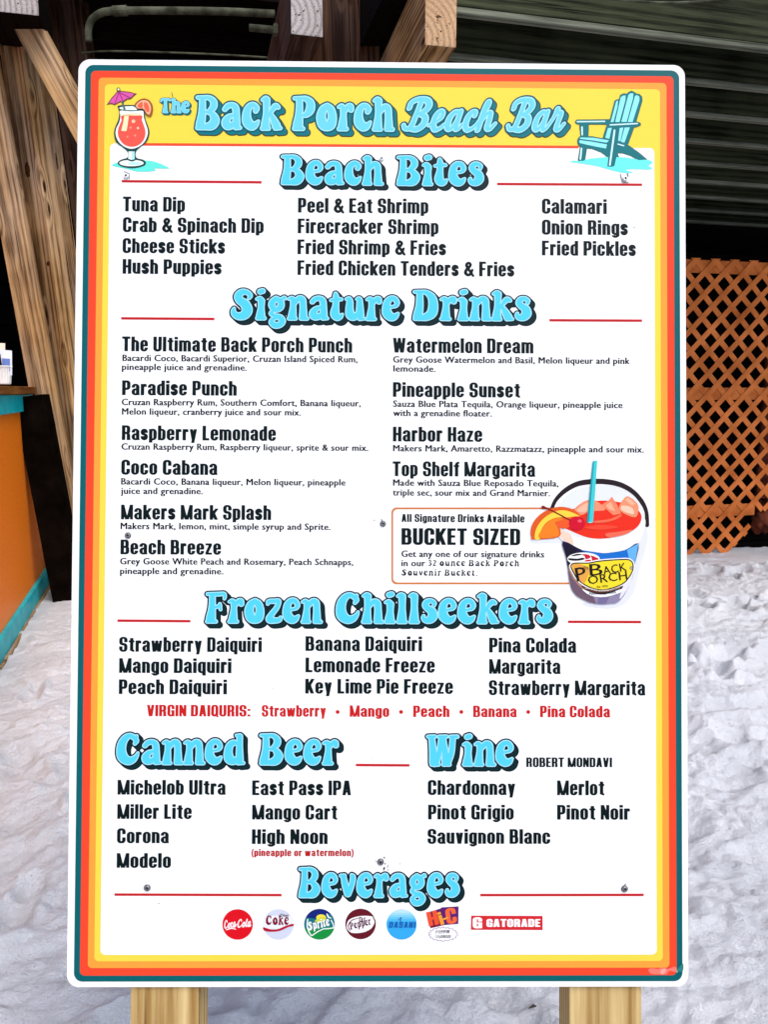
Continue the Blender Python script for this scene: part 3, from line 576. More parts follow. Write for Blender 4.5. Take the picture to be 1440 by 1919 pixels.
# ---------------------------------------------------------------- lattice
m_lat = mat_noise('orange_lattice', (.34, .085, .018), (.62, .185, .050), 5, .75, .15, lo=.3, hi=.7)
m_rail = mat_noise('orange_rail', (.30, .075, .016), (.50, .145, .038), 7, .75, .15)
lat = tag(empty('lattice_screen', lat0), 'orange diamond lattice screen with a broken lower corner standing on the sand', 'lattice'); lat.rotation_euler = (0, 0, YAW)
U0, U1, HT = -1.1, 1.75, 2.262; PD = .168; sw = .041
def inside(u, z):
    if not (U0 < u < U1 and -.12 < z < HT): return False
    if z < .32:                                      # the broken corner
        return u < .54 and not z < (u-.40)*.9
    return True
for s in (1, -1):
    bm = bmesh.new(); k = -40
    while k < 60:
        c0 = k*PD; k += 1; seg = None; tmax = HT+.4; tt = np.arange(-.2, tmax, .02)
        for t in tt:
            u = c0+s*t; ok = inside(u, t)
            if ok and seg is None: seg = t
            if (not ok or t >= tt[-1]) and seg is not None:
                a = Vector((c0+s*seg, seg)); b = Vector((c0+s*t, t)); seg = None
                if (b-a).length < .05: continue
                n = Vector((sw*.7071, 0)); d = (b-a).normalized(); na = Vector((-d.y, d.x))*(-sw/2)
                y = 0 if s == 1 else .0045
                nb = na if b.y < .6 else n; na = na if a.y > -.05 else n; q = [a+na, a-na, b-nb, b+nb]
                vs = [bm.verts.new((p.x, y+(0 if i < 4 else .004), p.y)) for i, p in enumerate(q+q)]
                for f in ((0, 1, 2, 3), (7, 6, 5, 4), (0, 4, 5, 1), (1, 5, 6, 2), (2, 6, 7, 3), (3, 7, 4, 0)): bm.faces.new([vs[i] for i in f])
    o = bm_obj('slat_panel', bm, m_lat, lat)
for z0, z1, u1 in ((2.175, 2.27, U1), (1.225, 1.32, U1), (.30, .395, .60)):
    bm = box_bm(U0, .010, z0, u1, .028, z1, .003); o = bm_obj('rail', bm, m_rail, lat)
m_rust = mat_noise('rusty_red', (.05, .012, .008), (.16, .04, .02), 9, .9, .4)
bm = bmesh.new(); bmesh.ops.create_icosphere(bm, subdivisions=3, radius=1)
for v in bm.verts:
    q = 1+.35*math.sin(v.co.x*5+v.co.z*7)*math.cos(v.co.y*6+1); v.co = Vector((v.co.x*.085*q, v.co.y*.06*q, v.co.z*.13*q))
o = bm_obj('rusted_drum', bm, m_rust, None, True); o.location = lat0+bX*.735+bY*.075+Vector((0, 0, .27)); tag(o, 'lumpy rusty red scrap in the gap of the broken lattice corner', 'scrap')
tag(timber('red_post', lat0+bX*.74+bY*.10+Vector((0, 0, .42)), lat0+bX*.74+bY*.10+Vector((0, 0, 1.9)), .14, .03, m_rust, bX), 'dark red board fixed upright behind the right side of the orange lattice', 'board')
# ---------------------------------------------------------------- bar counter on the left
m_or = mat_noise('orange_paint', (.82, .175, .007), (.92, .225, .010), 60, .5, .12, .25)
m_teal = mat_noise('teal_paint', (.0, .34, .40), (.005, .46, .52), 12, .45, .05, .3)
m_top = mat_wood('oiled_counter_wood', (.10, .03, .008), (.34, .14, .03), 50, seed=9, knots=False)
cdir = (Vector((-2.44, 5.62, 0))-Vector((-1.867, 3.575, 0))).normalized(); cn = Vector((cdir.y, -cdir.x, 0))   # cn faces the sand
cend = Vector((-2.41, 5.5, 0))
bar = tag(empty('bar_counter', cend), 'orange panelled bar counter with teal trim and wooden top', 'bar counter')
bar.rotation_euler = (0, 0, math.atan2(cdir.y, cdir.x))    # local x runs along the front away from us, local -y faces the sand
def bp_(name, x0, y0, z0, x1, y1, z1, m, bev=.004): return bm_obj(name, box_bm(x0, y0, z0, x1, y1, z1, bev), m, bar)
ZT = 1.275
bp_('front_panel', -4.2, 0, .09, 0, .04, ZT-.09, m_or)
bp_('teal_band', -4.2, -.022, ZT-.10, .012, .045, ZT, m_teal)
bp_('teal_skirting', -4.2, -.022, -.06, .012, .045, .115, m_teal)
bp_('sill_strip', -4.2, -.04, -.1, .012, -.024, .016, w_tan)
ct = bm_obj('countertop', box_bm(-.02, -.28, -4.3/2, .025, .28, 4.3/2, .006), m_top, bar); ct.location = (-4.2+2.12, .24, ZT+.027); ct.rotation_euler = (0, RAD(90), 0)
bp_('end_panel', -.04, .046, -.1, 0, .46, ZT-.002, m_or)
# red wall inside the bar
wall('red_wall', 'deep red board wall inside the bar behind the counter', cend+cdir*-.6-cn*1.5+Vector((0, 0, -.1)), 6, 3.1, .05, math.atan2(cdir.y, cdir.x), mat_noise('red_paint', (.45, .010, .005), (.58, .018, .009), 6, .6))
# cup of sachets on the counter
m_cup = mat_noise('white_plastic', (.62, .6, .58), (.74, .72, .70), 20, .4)
cp = at(4, 720, 4.15); cup = tag(empty('condiment_cup', (cp.x, cp.y, ZT+.054)), 'white ribbed plastic cup of paper sachets on the counter', 'cup')
bm = bmesh.new(); n = 48; prof = [(0, .002), (.040, .002), (.043, .006), (.050, .092), (.054, .093), (.054, .100), (.049, .100), (.041, .012), (0, .010)]; rings = []
for r_, z_ in prof:
    rings.append([bm.verts.new((r_*(1+(.035*math.cos(k*math.pi) if .01 < z_ < .095 and r_ > .04 else 0))*math.cos(2*math.pi*k/n), r_*(1+(.035*math.cos(k*math.pi) if .01 < z_ < .095 and r_ > .04 else 0))*math.sin(2*math.pi*k/n), z_)) for k in range(n)])
for u, v in zip(rings, rings[1:]):
    for k in range(n): bm.faces.new((u[k], u[(k+1) % n], v[(k+1) % n], v[k]))
bmesh.ops.remove_doubles(bm, verts=bm.verts[:], dist=1e-5); bm_obj('cup_body', bm, m_cup, cup)
def sachet(label, cat, x, y, w, h, rx, rz, col, mark=None):
    bm = bmesh.new(); N_ = 6; vs = []
    for j in range(N_+1):
        for i in range(N_+1):
            u, v = i/N_-.5, j/N_; bul = .006*math.cos(u*math.pi)*math.sin(v*math.pi)
            vs.append((bm.verts.new((u*w, -bul-.0006, v*h)), bm.verts.new((u*w, bul+.0006, v*h))))
    for j in range(N_):
        for i in range(N_):
            a = j*(N_+1)+i; q = [a, a+1, a+N_+2, a+N_+1]
            bm.faces.new([vs[k][0] for k in q]).material_index = 1 if mark and 1 <= j <= 3 and 1 <= i <= 4 else 0
            bm.faces.new([vs[k][1] for k in q[::-1]])
    mm = [mat_noise('paper', [c*.9 for c in col], col, 30, .6)]+([mat_noise('print', mark, mark, 5, .6)] if mark else [])
    w *= 1.0; o = bm_obj('sachet', bm, mm, None, True); o.scale = (1.15, 1, 1.3); o.location = cup.location+Vector((x, y, .05)); o.rotation_euler = (rx, 0.12*rz, rz); return tag(o, label, cat)
sachet('cream rounded paper sachet standing tallest in the white cup', 'sachet', -.012, -.01, .06, .13, RAD(-6), .3, (.72, .62, .5))
sachet('black sachet tucked between the pale ones in the cup', 'sachet', .012, -.028, .02, .085, RAD(4), -.2, (.01, .01, .01))
sachet('white and blue printed sachet leaning out on the right of the cup', 'sachet', .03, -.014, .05, .10, RAD(3), .5, (.66, .68, .76), (.12, .18, .45))
# a few bits of dry wrack on the sand
m_bit = mat_noise('dry_leaf', (.03, .025, .02), (.08, .06, .04), 20, .9)
bits = []
for k in range(60):
    x, y = rng.uniform(-2.3, 3), rng.uniform(1, 5.6); bits.append((x, y, ground(x, y), rng.uniform(.004, .011), rng.uniform(0, 6.28)))
bm = bmesh.new()
for x, y, z, s, an in bits:
    c, d = math.cos(an)*s, math.sin(an)*s
    tube_bm([(x-c, y-d, z+.001), (x-.3*c, y-.3*d+.001, z+.004), (x+c, y+d, z+.002)], [s*.12, s*.35, s*.1], 5, bm)
o = bm_obj('beach_debris', bm, m_bit); o['kind'] = 'stuff'; o['label'] = 'tiny dark bits of dry wrack scattered on the sand'; o['category'] = 'debris'
# ================================================================ THE MENU SIGN
K = .8128/.61
c3 = lambda a: cR*a[0]+cU*a[1]+cF*a[2]
sR = c3((.99995136, -.00454808, .00875158)).normalized()
sU = c3((.00355577, 1.00258357, .02095622)); sU = (sU-sR*sU.dot(sR)).normalized(); sN = sR.cross(sU)     # sN points out of the printed face
SO = CAM+c3((-.00322705, -.00665609, .76301838))*K
SW, SH = .8128, .8128*1.504
VB = -(SO.z+.25)/sU.z                                    # foot of the posts, in the sand
sign = tag(empty('menu_sign', SO+sU*VB), 'white beach bar menu board with teal, red, orange and yellow border on two pine posts', 'menu sign')
sign.matrix_world = Matrix.Translation(SO+sU*VB) @ Matrix((sR, sU, sN)).transposed().to_4x4()
def uv(px, py):
    d = ray(px, py); p = CAM+d*((SO-CAM).dot(sN)/d.dot(sN))-SO
    return (p.dot(sR), p.dot(sU)-VB)
_U0 = np.array(SO-CAM)
def uv_np(P):
    P = np.asarray(P, float); d = (P[:, :1]-720)/F_PX*np.array(cR)+(959.5-P[:, 1:])/F_PX*np.array(cU)+np.array(cF)
    p = d*((_U0 @ np.array(sN))/(d @ np.array(sN)))[:, None]-_U0
    return np.stack([p @ np.array(sR), p @ np.array(sU)-VB], 1)
DZ = .00011
class Print:
    """flat printed shapes gathered into one mesh, each colour its own ink, later ones a hair above"""
    def __init__(s): s.V = []; s.F = []; s.I = []; s.M = []
    def add(s, P, Fc, z, rgb):
        if not len(P): return s
        m = ink(rgb)
        if m not in s.M: s.M.append(m)
        i = s.M.index(m); b = len(s.V); s.V += [(p[0], p[1], z*DZ) for p in P]
        for f in Fc:
            a = sum(P[f[k-1]][0]*P[f[k]][1]-P[f[k]][0]*P[f[k-1]][1] for k in range(len(f)))
            f = list(f) if a > 0 else list(f)[::-1]
            s.F.append([b+q for q in f]); s.I.append(i)
        return s
    def shape(s, f, box, z, rgb, h=.5):
        """f drawn in photo pixels on the sign's face"""
        V, Fc = fill(f, box[0], box[1], box[2], box[3], h)
        return s.add(uv_np(V), Fc, z, rgb) if V else s
    def local(s, f, box, z, rgb, h):
        V, Fc = fill(f, *box, h); return s.add(V, Fc, z, rgb)
    def build(s, name, label=None):
        o = obj(name, s.V, s.F, s.M, sign, s.I)
        if label: o['label'] = label
        return o
# ---- panel and posts
def rrect_panel(w, h, r, z0, z1, bev):
    bm = bmesh.new(); n = 10; out = []
    for cx, cy, a0 in ((w/2-r, h/2-r, 0), (-w/2+r, h/2-r, 90), (-w/2+r, -h/2+r, 180), (w/2-r, -h/2+r, 270)):
        for k in range(n+1):
            a = RAD(a0+90*k/n); out.append((cx+r*math.cos(a), cy+r*math.sin(a)-VB))
    lo = [bm.verts.new((x, y, z0)) for x, y in out]; hi = [bm.verts.new((x, y, z1)) for x, y in out]
    bm.faces.new(hi); bm.faces.new(lo[::-1])
    for k in range(len(out)): bm.faces.new((lo[k], lo[(k+1) % len(out)], hi[(k+1) % len(out)], hi[k]))
    bmesh.ops.bevel(bm, geom=[e for e in bm.edges if all(v in hi for v in e.verts)], offset=bev, segments=2, affect='EDGES')
    return bm
PX = SW/1152
o = bm_obj('panel', rrect_panel(SW, SH, 22*PX, -.006, 0, .0006), ink((255, 255, 255)), sign)
def post(x0, x1):
    a = uv(x0, 1850)[0]*1.006; b = uv(x1, 1850)[0]*1.006
    bm = box_bm(-(b-a)/2, 0, 0, (b-a)/2,   .06, SH*.47-VB, .003)
    o = bm_obj('post', bm, w_pine, sign)         # grain runs along the timber's own Z: stand it up along the sign's Y
    o.matrix_basis = Matrix.Translation(((a+b)/2, 0, -.0063)) @ Matrix(((1, 0, 0, 0), (0, 0, 1, 0), (0, -1, 0, 0), (0, 0, 0, 1)))
    return o
for x0, x1 in ((243.5, 372), (1068, 1204)): post(x0, x1)
# ---- border bands (each a printed sheet of colour, the next lies on it)
def band(name, l, r, t, b, rad, z, rgb):
    x0, x1 = -SW/2+l*PX, SW/2-r*PX; y0, y1 = -SH/2+b*PX-VB, SH/2-t*PX-VB
    return Print().local(RR(x0, y0, x1, y1, rad*PX), (x0-.002, y0-.002, x1+.002, y1+.002), z, rgb, .0006).build(name)
band('teal_border', 13, 11, 10.5, 10, 16, 1, (0, 98, 104))
band('red_border', 24, 22, 22, 21, 9, 2, (250, 74, 44))
band('orange_border', 38.5, 35.5, 35, 35, 8, 3, (255, 166, 62))
band('yellow_border', 50.5, 48, 47.5, 47.5, 8, 4, (255, 223, 76))
p = Print(); q0 = uv(204, 272); q1 = uv(1228, 275); b0 = uv(188, 1789); b1 = uv(1231.5, 1788)
p.local(RR(b0[0], b0[1], b1[0], (q0[1]+q1[1])/2, 9*PX), (b0[0]-.002, b0[1]-.002, b1[0]+.002, q0[1]+.004), 5, (255, 255, 255), .0006).build('menu_field')
def rule(x0, y0, x1, y1, w, rgb, z=6, dark=None):
    p = Print(); p.shape(LN(x0, y0, x1, y1, w), (x0-3, min(y0, y1)-w-2, x1+3, max(y0, y1)+w+2), z, rgb)
    if dark: p.shape(LN(x0+.5, y0, x1-.5, y1, w*.36), (x0-3, min(y0, y1)-w, x1+3, max(y0, y1)+w), z+1, dark)
    return p
rule(258, 271, 1085, 276, 5, (240, 82, 50)).build('header_rule')
RED, DRED = (216, 48, 50), (190, 26, 34)
for r in ((228, 340, 490.5, 342), (932, 345.2, 1204, 346.6), (227, 596.8, 402, 598), (1030, 600.4, 1204, 601.2), (220, 1163, 357, 1164), (1065, 1165.2, 1202, 1165.6),
          (667, 1433.4, 768, 1434), (214.5, 1676, 528, 1677), (900.5, 1677, 1207, 1676.6)):
    rule(*r, 4.8, RED, 6, DRED).build('rule_line')
# ---- lettering
BC, GR, SCR = bold_condensed(), groovy(), script()
CACHE = {}
def glyph(kind, G, ch, h, lvl=0):
    k = (kind, ch, h, lvl)
    if k not in CACHE:
        f, w = G[ch]; V, Fc = fill(OFF(f, lvl), -.3, -.4, w+.35, 1.2, h); CACHE[k] = (np.array(V) if V else np.zeros((0, 2)), Fc)
    return CACHE[k]
def layout(G, t, gap, space):
    x = 0; o = []
    for c in t:
        if c == ' ': x += space-gap; continue
        o.append((c, x)); x += G[c][1]+gap
    return o, x-gap
def lay_text(p, kind, G, t, x0, x1, base, cap, z, rgb, gap=.088, space=.36, h=.028, lvl=.011, shear=0, rot=0, base1=None):
    """text t set between photo columns x0 and x1 on a baseline, capitals cap pixels high, printed on the sign"""
    o, W = layout(G, t, gap, space); a = np.array(uv(x0, base)); e = np.array(uv(x1, base if base1 is None else base1))
    k = np.linalg.norm(np.array(uv(x0, base-cap))-a)
    if base1 is None: ex, ey = np.array((1., 0)), np.array((0, 1.)); sx = (e[0]-a[0])/W
    else: L = np.linalg.norm(e-a); ex = (e-a)/L; ey = np.array((-ex[1], ex[0])); sx = L/W
    for c, x in o:
        V, Fc = glyph(kind, G, c, h, lvl)
        if not len(V): continue
        X = V[:, 0]+x; Y = V[:, 1]; X = X+shear*Y
        p.add(a+np.outer(X*sx, ex)+np.outer(Y*k, ey), Fc, z, rgb)
    return p
BLK = (0, 20, 23)
def line(t, x0, x1, base, cap=27, rgb=BLK, name='menu_line', **k): return lay_text(Print(), 'b', BC, t, x0, x1, base, cap, 6, rgb, **k).build(name)
for t, x0, x1, b in (('Tuna Dip', 230.5, 346.5, 396), ('Crab & Spinach Dip', 230.5, 494, 434.8), ('Cheese Sticks', 230, 421.5, 474), ('Hush Puppies', 230, 415, 513),
        ('Peel & Eat Shrimp', 559, 803, 398.4), ('Firecracker Shrimp', 558.5, 822, 437.2), ('Fried Shrimp & Fries', 558, 836, 476.3), ('Fried Chicken Tenders & Fries', 558, 964, 515.3),
        ('Calamari', 1016.5, 1137.5, 400.2), ('Onion Rings', 1016.5, 1177, 439.5), ('Fried Pickles', 1016.5, 1192, 478.6),
        ('The Ultimate Back Porch Punch', 229, 660, 658), ('Paradise Punch', 229, 443.5, 740.2), ('Raspberry Lemonade', 228.5, 517, 824.4), ('Coco Cabana', 227.5, 407, 889),
        ('Makers Mark Splash', 227, 508, 973), ('Beach Breeze', 226, 414, 1038.4), ('Watermelon Dream', 737, 1000, 660.6), ('Pineapple Sunset', 737, 975, 743.6),
        ('Harbor Haze', 737, 904, 827), ('Top Shelf Margarita', 736.5, 1003, 892),
        ('Strawberry Daiquiri', 223.5, 490.5, 1220.8), ('Mango Daiquiri', 223.5, 433.5, 1260.5), ('Peach Daiquiri', 223, 425, 1300.2),
        ('Banana Daiquiri', 573, 791, 1219.4), ('Lemonade Freeze', 573, 815, 1259.4), ('Key Lime Pie Freeze', 572.5, 849, 1299.2),
        ('Pina Colada', 917.5, 1080, 1222.3), ('Margarita', 917.5, 1050.5, 1262.2), ('Strawberry Margarita', 917, 1209.5, 1302),
        ('Michelob Ultra', 220.5, 422.5, 1488.5), ('Miller Lite', 220, 359, 1534), ('Corona', 219.5, 316, 1579.4), ('Modelo', 219, 320, 1625.6),
        ('East Pass IPA', 473, 658, 1489.5), ('Mango Cart', 473, 632, 1535.2), ('High Noon', 472.5, 614, 1581),
        ('Chardonnay', 802.5, 966, 1489), ('Pinot Grigio', 803, 963, 1535), ('Sauvignon Blanc', 802, 1031.5, 1580.6), ('Merlot', 1045, 1133, 1489.6), ('Pinot Noir', 1045, 1181, 1535.4)):
    line(t, x0, x1, b)
RT = (205, 30, 28)
p = Print()
for t, x0, x1, b in (('VIRGIN DAIQURIS:', 275.5, 469, 1341.8), ('Strawberry', 491, 611, 1342.4), ('Mango', 656, 729.5, 1342.8), ('Peach', 775, 842.5, 1343.2), ('Banana', 887.5, 968.5, 1343.4), ('Pina Colada', 1013, 1143.5, 1343.6)):
    lay_text(p, 'b', BC, t, x0, x1, b, 21, 6, RT)
for x in (633, 752, 865, 990.5): p.shape(EL(x, 1334, 3.7, 3.7), (x-6, 1328, x+6, 1340), 6, RT)
p.build('red_menu_line', 'red line listing the virgin daiquiris')
line('(pineapple or watermelon)', 471.5, 663, 1604, 13.2, (185, 26, 26), 'red_menu_line', h=.04)
line('ROBERT MONDAVI', 987, 1147.5, 1437, 17.6, h=.035)
line('All Signature Drinks Available', 753, 983.5, 978, 14.6, h=.035, name='promo_line')
line('BUCKET SIZED', 753, 975, 1020.5, 30.5, name='promo_line')
# small text in the plain face
def plain_text(p, t, x0, x1, base, cap, z, rgb, bold=.036, base1=None, mid=False):
    cu = bpy.data.curves.new('t', 'FONT'); cu.body = t; cu.size = 1; cu.resolution_u = 2; cu.fill_mode = 'FRONT'; cu.dimensions = '2D'; cu.offset = 0
    cu.space_character = 1.06
    ob = bpy.data.objects.new('t', cu); me = ob.to_mesh(); n = len(me.vertices)
    V = np.zeros(n*3); me.vertices.foreach_get('co', V); V = V.reshape(-1, 3); Fc = [list(f.vertices) for f in me.polygons]
    ob.to_mesh_clear(); bpy.data.objects.remove(ob); bpy.data.curves.remove(cu)
    a = np.array(uv(x0, base)); e = np.array(uv(x1, base if base1 is None else base1)); k = np.linalg.norm(np.array(uv(x0, base-cap))-a)/.729
    xa, xb = V[:, 0].min(), V[:, 0].max()
    if base1 is None: ex, ey = np.array((1., 0)), np.array((0, 1.)); sx = (e[0]-a[0])/(xb-xa)
    else: L = np.linalg.norm(e-a); ex = (e-a)/L; ey = np.array((-ex[1], ex[0])); sx = L/(xb-xa)
    for q, dx in enumerate((0, bold, -bold) if bold else (0,)):       # heavier strokes: the outline printed again a hair to each side
        p.add(a+np.outer((V[:, 0]-xa)*sx+dx*k, ex)+np.outer(V[:, 1]*k, ey), Fc, z+q*.4, rgb)
    return p
SML = (12, 20, 24)
for t, x0, x1, b in (('Bacardi Coco, Bacardi Superior, Cruzan Island Spiced Rum,', 230, 670, 676.7), ('pineapple juice and grenadine.', 229, 462.5, 693.4),
        ('Cruzan Raspberry Rum, Southern Comfort, Banana liqueur,', 228.5, 676, 759.3), ('Melon liqueur, cranberry juice and sour mix.', 229, 564, 777),
        ('Cruzan Raspberry Rum, Raspberry liqueur, sprite & sour mix.', 228, 690, 842.7), ('Bacardi Coco, Banana liqueur, Melon liqueur, pineapple', 227.5, 647.5, 908),
        ('juice and grenadine.', 227, 380, 925.6), ('Makers Mark, lemon, mint, simple syrup and Sprite.', 226.5, 619.5, 991.5), ('Grey Goose White Peach and Rosemary, Peach Schnapps,', 225.5, 662, 1057.5),
        ('pineapple and grenadine.', 225.5, 418.5, 1075.6), ('Grey Goose Watermelon and Basil, Melon liqueur and pink', 737.5, 1180.5, 679.6), ('lemonade.', 738, 816.5, 696.6),
        ('Sauza Blue Plata Tequila, Orange liqueur, pineapple juice', 737.5, 1167, 762.6), ('with a grenadine floater.', 737.5, 922, 779.8),
        ('Makers Mark, Amaretto, Razzmatazz, pineapple and sour mix.', 737.5, 1207, 845.8), ('Made with Sauza Blue Reposado Tequila,', 737.5, 1047, 910.3), ('triple sec, sour mix and Grand Marnier.', 737, 1031, 928.7)):
    plain_text(Print(), t, x0, x1, b, 12.8, 6, SML).build('description_line')
p = Print(); plain_text(p, 'Get any one of our signature drinks', 753, 1020, 1043.6, 12.8, 6, SML); plain_text(p, 'in our', 753, 797, 1061, 12.8, 6, SML)
lay_text(p, 'gb', GR, '32 ounce Back Porch', 802, 974, 1061, 12.4, 6, SML, gap=.07, space=.36, h=.05, lvl=-.02)
lay_text(p, 'gb', GR, 'Souvenir Bucket.', 752.5, 896, 1079, 12.4, 6, SML, gap=.07, space=.36, h=.05, lvl=-.02); p.build('promo_line')
# ---- round blue headings with outline and thick shadow
def heading(words, cap, name, label, shadow=(4, 40, 44), outline=(6, 22, 30), core=(84, 212, 240), rim=(168, 230, 250), inner=None, kind='g', G=GR, depth=.115, ol=.042, shear=0):
    p = Print(); h = .6/cap if cap > 40 else .03
    for t, x0, x1, base in words:
        o, W = layout(G, t, .0, .2); sxW = (x1-x0); kx = sxW/(W*cap)
        X0, Y0 = -.3, -.45; nx = int((W*kx+.75)/h); ny = int(1.75/h)
        XX, YY = np.meshgrid(X0+np.arange(nx)*h, Y0+np.arange(ny)*h); F = np.full(XX.shape, 9.)
        for c, x in o:
            i0 = max(0, int((x*kx-.28-X0)/h)); i1 = min(nx, int(((x+G[c][1])*kx+.4-X0)/h)); a = XX[:, i0:i1]; b_ = YY[:, i0:i1]
            F[:, i0:i1] = np.minimum(F[:, i0:i1], G[c][0]((a-shear*b_)/kx-x, b_)*(.5+.5*min(kx, 1.3)))
        F = F-.014; D = F.copy(); n = max(1, int(depth/h))
        for s in range(1, n+1): D[:-s, s:] = np.minimum(D[:-s, s:], F[s:, :-s])
        A = np.array(uv(x0, base)); k = np.linalg.norm(np.array(uv(x0, base-cap))-A)
        for z, fld, rgb in ((6, D-ol, outline), (7, D-ol*.25, shadow), (8, F-ol, inner or outline), (9, F, rim), (10, F+.035, core)):
            V, Fc = cells(fld, X0, Y0, h)
            if V: p.add(A+np.array(V)*k, Fc, z, rgb)
    return p.build(name, label)
for lab, words, cap in (('Beach Bites', [('Beach', 526, 717, 347), ('Bites', 743, 907, 348.6)], 57), ('Signature Drinks', [('Signature', 433, 749.5, 600), ('Drinks', 773.5, 996.5, 601.2)], 58),
        ('Frozen Chillseekers', [('Frozen', 385, 604.5, 1168), ('Chillseekers', 629.5, 1039.5, 1168.6)], 59), ('Canned Beer', [('Canned', 218, 460.5, 1433), ('Beer', 485.5, 636.5, 1433.6)], 60),
        ('Wine', [('Wine', 800, 966.5, 1435.8)], 60), ('Beverages', [('Beverages', 559, 866, 1682)], 58)):
    heading(words, cap, 'heading', 'blue bubble heading reading '+lab)
TS = dict(shadow=(0, 120, 132), outline=(66, 76, 44), inner=(0, 92, 104), core=(112, 216, 246), rim=(168, 236, 250), ol=.044)
heading([('Back', 366, 527, 244), ('Porch', 548, 737, 245.4)], 65, 'title_lettering', 'large light blue title lettering across the yellow header', **TS)
heading([('The', 300, 355.5, 212.6)], 28, 'title_lettering', 'small light blue word at the start of the title', **TS)
heading([('Beach', 752, 921, 249.4), ('Bar', 948, 1050, 250.4)], 66, 'title_lettering', 'slanted light blue script words ending the title', kind='s', G=SCR, depth=.10, shear=.30, **TS)
# ---- promo frame
p = Print(); p.shape(SUB(RR(733.7, 951, 1140, 1095, 10), RR(737.2, 954.5, 1136.5, 1091.5, 8), R(1068, 1000, 1200, 1200), R(1040, 900, 1200, 1060)), (730, 947, 1075, 1099), 6, (214, 128, 66)); p.build('promo_frame')
# ---- cocktail picture
def T(s, ox, oy): return lambda pts: [(ox+q[0]/s, oy+q[1]/s)+tuple(v/s for v in q[2:]) for q in pts]
def bb(P, m=4): return (min(q[0] for q in P)-m, min(q[1] for q in P)-m, max(q[0] for q in P)+m, max(q[1] for q in P)+m)
class Pic(Print):
    def __init__(s, tr): super().__init__(); s.t = tr; s.z = 7
    def poly(s, pts, rgb, smooth=4, off=0, up=.5, h=.4):
        P = s.t(pts); f = PG(P, smooth); s.z += up; s.shape(OFF(f, off) if off else f, bb(P, 5+off), s.z, rgb, h); return s
    def el(s, cx, cy, rx, ry, rgb, up=.5, h=.4):
        (x, y, a, b), = s.t([(cx, cy, rx, ry)]); s.z += up; s.shape(EL(x, y, a, b), (x-a-2, y-b-2, x+a+2, y+b+2), s.z, rgb, h); return s
    def line(s, pts, r, rgb, up=.5, smooth=5, h=.4):
        P = s.t([(q[0], q[1], q[2] if len(q) > 2 else r) for q in pts]); s.z += up; m = max(q[2] for q in P)
        s.shape(ST(P, smooth=smooth), bb(P, m+3), s.z, rgb, h); return s
d = Pic(T(11.077, 195, 155))
d.poly([(165, 1720), (300, 1660), (600, 1640), (880, 1620), (1100, 1660), (1350, 1775), (1290, 1790), (1040, 1785), (1075, 1820), (1000, 1845), (700, 1850), (500, 1800), (300, 1760)], (105, 240, 222))
d.poly([(55, 465), (150, 330), (270, 190), (320, 165), (380, 180), (530, 195), (685, 237), (620, 290), (560, 350), (480, 360), (410, 415), (330, 415), (225, 475), (150, 450)], (112, 72, 52), 0)
d.poly([(95, 440), (170, 335), (275, 215), (320, 195), (380, 200), (520, 215), (630, 240), (550, 325), (470, 335), (400, 390), (330, 392), (222, 450), (150, 425)], (228, 92, 172), 0)
for q in ((228, 440), (395, 385), (545, 325)): d.line([(312, 205), q], 9, (150, 50, 125), smooth=0)
d.el(300, 150, 38, 42, (80, 78, 48)).el(302, 150, 20, 24, (255, 250, 215))
d.poly([(285, 500), (320, 482), (480, 472), (640, 475), (760, 520), (850, 590), (852, 680), (872, 790), (930, 950), (945, 1070), (890, 1230), (760, 1340), (670, 1430), (660, 1530), (700, 1580), (820, 1610), (872, 1670), (840, 1725), (700, 1770), (560, 1782), (400, 1755), (300, 1705), (290, 1660), (350, 1610), (470, 1572), (500, 1530), (490, 1440), (380, 1340), (260, 1250), (212, 1100), (225, 960), (300, 770), (318, 620)], (32, 74, 70))
d.poly([(340, 592), (560, 605), (790, 592), (825, 640), (832, 740), (870, 860), (910, 990), (905, 1100), (840, 1240), (720, 1340), (570, 1382), (430, 1340), (310, 1240), (248, 1100), (255, 970), (320, 830), (345, 700)], (250, 253, 248))
d.poly([(318, 540), (400, 507), (520, 500), (615, 502), (690, 572), (560, 583), (400, 573)], (235, 250, 244))
d.poly([(385, 690), (770, 690), (790, 790), (840, 930), (865, 1050), (830, 1190), (730, 1300), (580, 1342), (430, 1300), (330, 1190), (290, 1060), (310, 930), (365, 800)], (246, 92, 78))
d.poly([(540, 660), (640, 640), (760, 660), (770, 690), (540, 690)], (255, 232, 190)); d.poly([(390, 672), (560, 660), (560, 692), (385, 692)], (255, 225, 150), 0)
d.poly([(425, 700), (518, 700), (500, 860), (470, 1018), (362, 1012), (400, 850)], (255, 240, 190), 0)
for x, y, r, c in ((615, 815, 38, (255, 205, 165)), (555, 945, 22, (255, 165, 135)), (708, 955, 24, (255, 215, 190)), (490, 1135, 22, (255, 150, 120)), (650, 1110, 22, (255, 155, 125))): d.el(x, y, r, r, c, .05)
d.el(575, 1680, 252, 66, (250, 254, 252)).el(640, 1690, 150, 30, (190, 240, 236))
d.poly([(480, 1575), (500, 1620), (580, 1648), (650, 1625), (672, 1575)], (10, 70, 72))
d.poly([(512, 1440), (640, 1440), (642, 1600), (580, 1618), (508, 1592)], (240, 253, 252), 0); d.poly([(580, 1442), (640, 1440), (642, 1600), (585, 1614)], (180, 242, 246), 0)
d.line([(388, 420), (435, 575)], 19, (92, 112, 104), smooth=0)
d.poly([(640, 480), (720, 385), (830, 342), (930, 372), (1000, 455), (1022, 560), (1000, 680), (955, 718), (880, 680), (840, 600), (790, 560), (710, 560)], (164, 86, 44))
